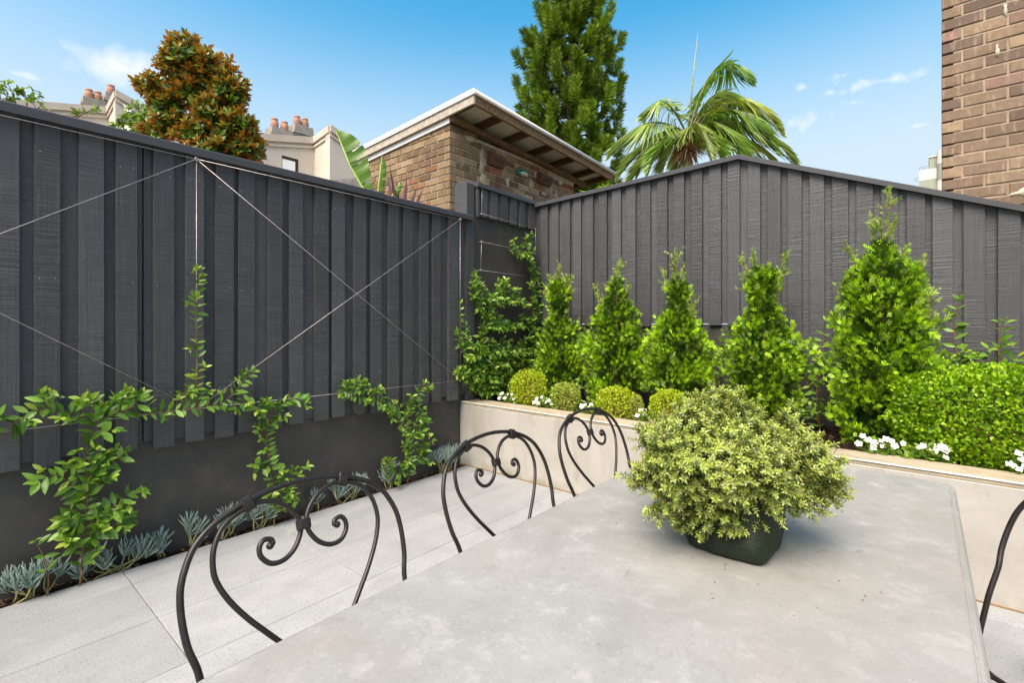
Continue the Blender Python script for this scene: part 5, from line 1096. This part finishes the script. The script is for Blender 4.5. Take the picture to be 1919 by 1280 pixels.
for mid, tip, ll, ti in FR:
    mid, tip = np.array(mid), np.array(tip); ts = np.linspace(0, 1, 90); Q = np.array([(1-t)**2*K+2*t*(1-t)*mid+t*t*tip for t in ts]); V, Fc = tube([tuple(q) for q in Q[::4]]+[tuple(Q[-1])], [.03-.0011*k for k in range(len(Q[::4])+1)], 5, False)
    idx = np.repeat(np.arange(12, 90), 2); tt = ts[idx]; s = np.tile([1, -1], 78); tg = norm(np.gradient(Q, axis=0))[idx]; side = norm(np.cross(tg, (0, 0, 1)))*s[:, None]; n = len(idx)
    D_ = side*.62+tg*.5+np.array((0, 0, -.42))+r.randn(n, 3)*.09; Lf = ll*1.32*np.sin(np.clip(tt*1.02, 0, 1)*math.pi*.86+.32)**.8*r.uniform(.85, 1.1, n); Lf = np.maximum(Lf, .12)
    scatter('frond', ST, Q[idx], D_, np.cross(side, tg)*s[:, None]*-1+np.array((0, 0, 1.2)), Lf, np.full(n, .048), mixcol(n, TINT[ti], r)*1.2, M['palm'], pt, None, False, (V, Fc, (.2, .2, .07)))
m = MB(); m.tube([tuple(K), (-4.36, 12.03, 7.4), (-4.262, 12.117, 8.6)], [.03, .02, .004], 6); m.build('spear_leaf', mat_plain('pale_green_spear', srgb(126, 136, 84), srgb(150, 158, 104), 6, .5), pt, True)
n = 260; a = r.uniform(0, 6.28, n); Pb = np.array((-4.43, 11.86, 5.86))+r.randn(n, 3)*.045; scatter('flower_sheath', strip_tmpl(droop=.6), Pb, np.stack([np.cos(a)*.5, np.sin(a)*.5-.25, -np.ones(n)*.75], 1)+r.randn(n, 3)*.16, r.randn(n, 3), r.uniform(.25, .68, n), np.full(n, .022), mixcol(n, [(.16, .06, .035), (.26, .12, .06), (.32, .2, .1)], r), M['cor'], pt)
# ---- giant paddle-leaf plant
bp = thing('paddle_leaf_plant', (-4.55, 3.0, -.16), 'big upright green paddle leaf in front of the shed, above the left fence', 'plant'); r = np.random.RandomState(74)
def paddle(base, tip, wdir, wid, seed, bow):
    r = np.random.RandomState(seed); base, tip, wdir, bow = (np.array(q, float) for q in (base, tip, wdir, bow)); n = 46; V = []; Fc = []; C = []
    def prof(t): return wid*(math.sin(min(t*1.15, 1)*math.pi/2)**.7)*(1-max(0, (t-.45)/.55)**2.2)
    cuts = sorted(r.choice(np.arange(7, n-6), 4, replace=False)); nrm = norm(np.cross(wdir, tip-base)); seg = 0
    ax = norm(tip-base)
    for sd, fold in ((1, 0), (-1, 1)):
        prev = None
        for i in range(n):
            t = i/(n-1); c = base+(tip-base)*t+bow*math.sin(t*math.pi); w_ = prof(t); out_ = wdir if sd == 1 else norm(wdir*.25-nrm*.9)
            if i in cuts and sd == 1: seg += 1; prev = None; c2 = c
            lift = nrm*(.02*math.sin(seg*2.1)+.012*math.sin(t*40)); edge = c+out_*w_+ax*(w_*.55)+lift*w_*4*(1 if sd == 1 else .5); mid_ = c+out_*w_*.5+ax*w_*.22+lift*w_+nrm*.012
            b = len(V); V += [tuple(c), tuple(mid_), tuple(edge)]; g = .9+.16*math.sin(t*130); C += [np.array((.10, .22, .025))*g]*3
            if prev is not None: Fc += [(prev, prev+1, b+1, b), (prev+1, prev+2, b+2, b+1)]
            prev = b
    o = mobj('leaf', V, Fc, M['ban'], bp, True); at = o.data.color_attributes.new('Col', 'FLOAT_COLOR', 'POINT'); at.data.foreach_set('color', np.hstack([np.array(C), np.ones((len(C), 1))]).astype(np.float32).ravel())
    m = MB(); m.tube([tuple(base-(tip-base)*.4), tuple(base), tuple(base+(tip-base)*.5+bow), tuple(tip)], [.02, .016, .009, .003], 7); m.build('midrib', mat_plain('pale_midrib', srgb(150, 170, 80), srgb(170, 186, 100), 10, .5) if 'rib' not in M else M['rib'], o, True)
M['rib'] = mat_plain('pale_midrib', srgb(140, 164, 76), srgb(160, 180, 92), 10, .5)
paddle((-4.50, 2.99, 2.70), (-4.80, 2.75, 3.49), (.72, .62, -.08), .31, 3, (-.03, -.02, 0)); paddle((-4.50, 3.05, 2.60), (-4.42, 3.07, 3.20), (.5, .6, 0), .10, 5, (0, 0, 0)); paddle((-4.42, 3.08, 2.6), (-4.27, 3.2, 2.93), (.6, .5, -.2), .08, 8, (0, 0, 0))
m = MB(); m.tube([(-4.55, 3.0, -.16), (-4.5, 3.0, 1.2), (-4.46, 3.02, 2.4)], [.07, .055, .02], 9); m.build('stalk', M['rib'], bp, True)
cd = thing('cordyline', (-4.28, 3.22, -.16), 'dark purple strap-leaved cordyline poking above the left fence by the shed', 'plant'); r = np.random.RandomState(75)
for k, (dx, zt) in enumerate([(-.10, 2.99), (-.06, 3.06), (-.03, 2.95), (.07, 2.98), (.13, 2.88), (.19, 2.84), (-.02, 2.75), (.1, 2.72), (-.15, 2.7)]):
    b = np.array((-4.28, 3.20, 2.28)); e = np.array((-4.28+dx*1.05, 3.20+dx*.85, zt)); L_ = np.linalg.norm(e-b)
    scatter('leaf', strip_tmpl((0, .3, .6, .85, 1), (.4, .9, 1, .6, .03), .05), [b], [e-b], [(-.3, .8, .3)] if k % 2 else [(.6, -.6, .2)], [L_], [.05], [np.array((.085, .03, .035))*r.uniform(.8, 1.3)], M['cor'], cd, None, False)
m = MB(); m.tube([(-4.28, 3.22, -.16), (-4.28, 3.2, 2.3)], [.03, .025], 8); m.build('cane', M['bark'], cd, True)
# ---- frangipani, loose leafy shrub, light green shrub
def loose(name, label, cat, loc, blobs, n, L, cols, seed, mat, tmpl=None, wid=.42, flowers=0, up=.4):
    r = np.random.RandomState(seed); t = thing(name, loc, label, cat); P, D, N = [], [], []; br = MB(); g = np.array(loc, float); c0 = np.mean([b[0] for b in blobs], 0); trunk = np.array((c0[0], c0[1], min(b[0][2]-b[1] for b in blobs)-.1)); br.tube([tuple(g), tuple((g+trunk)/2+r.randn(3)*.03), tuple(trunk)], [.05, .04, .03], 7); fl = []
    for c, q in blobs:
        c = np.array(c); m_ = max(4, int(n*q**2/sum(b[1]**2 for b in blobs)))
        for k in range(m_//7+1):
            d = rdir(1, r)[0]; p = c+d*q*r.uniform(.35, 1)*np.array((1, 1, .75)); ax = norm(d+np.array((0, 0, up))); br.tube([tuple(trunk), tuple((trunk+c)/2+np.array((0, 0, -.05))), tuple(c-np.array((0, 0, q*.4))), tuple(p)], [.012, .009, .006, .003], 4, False)
            s1 = norm(np.cross(ax, r.randn(3))); s2 = np.cross(ax, s1)
            for j in range(7): an = j*2.4+r.rand(); P.append(p+r.randn(3)*L*.1); D.append((s1*math.cos(an)+s2*math.sin(an))*.95+ax*.5-np.array((0, 0, .2))); N.append(ax+r.randn(3)*.2)
            if k < flowers: fl.append(p+ax*.05)
    Ls = L*r.uniform(.7, 1.2, len(P)); scatter('crown', tmpl or LT[0], P, D, N, Ls, Ls*wid/.46, mixcol(len(P), cols, r), mat, t); br.build('trunk', M['bark'], t, True)
    for p in fl:
        for k in range(4): iobj('flower', FL[0], t, p+r.randn(3)*.05, frame_rot(rdir(1, r)[0], np.array((.6, -.5, .5))+r.randn(3)*.3), .055)
loose('frangipani', 'light green frangipani with white flowers in front of the far-left house', 'tree', (-14.8, 3.2, -.16), [((-14.95, 3.05, 6.4), .3), ((-14.6, 3.35, 6.3), .35), ((-14.35, 3.6, 6.15), .28), ((-15.1, 2.9, 6.2), .25), ((-14.75, 3.2, 6.65), .22), ((-14.5, 3.45, 5.95), .4)], 420, .20, [(.12, .22, .03), (.2, .32, .05), (.3, .4, .1)], 81, M['box'], flowers=3)
loose('leafy_shrub', 'light leafy shrub rising above the fence in the far left corner', 'shrub', (-8.6, .62, -.16), [((-8.75, .5, 4.22), .16), ((-8.62, .6, 4.33), .10), ((-8.50, .72, 4.25), .12), ((-8.40, .80, 4.10), .09), ((-8.75, .5, 4.02), .2), ((-8.02, 1.14, 4.05), .07), ((-7.9, 1.25, 4.1), .05), ((-8.9, .35, 4.25), .16)], 300, .085, [(.09, .17, .02), (.2, .31, .05), (.32, .42, .1)], 82, M['box'])
loose('leafy_shrub', 'bright lime shrub just visible under the far end of the shed roof', 'shrub', (-4.9, 8.3, -.16), [((-5.05, 8.15, 3.85), .25), ((-4.8, 8.4, 3.95), .2), ((-4.55, 8.6, 4.0), .18), ((-5.3, 7.95, 3.75), .2)], 420, .13, [(.13, .24, .02), (.22, .36, .04), (.32, .45, .08)], 83, M['box'])
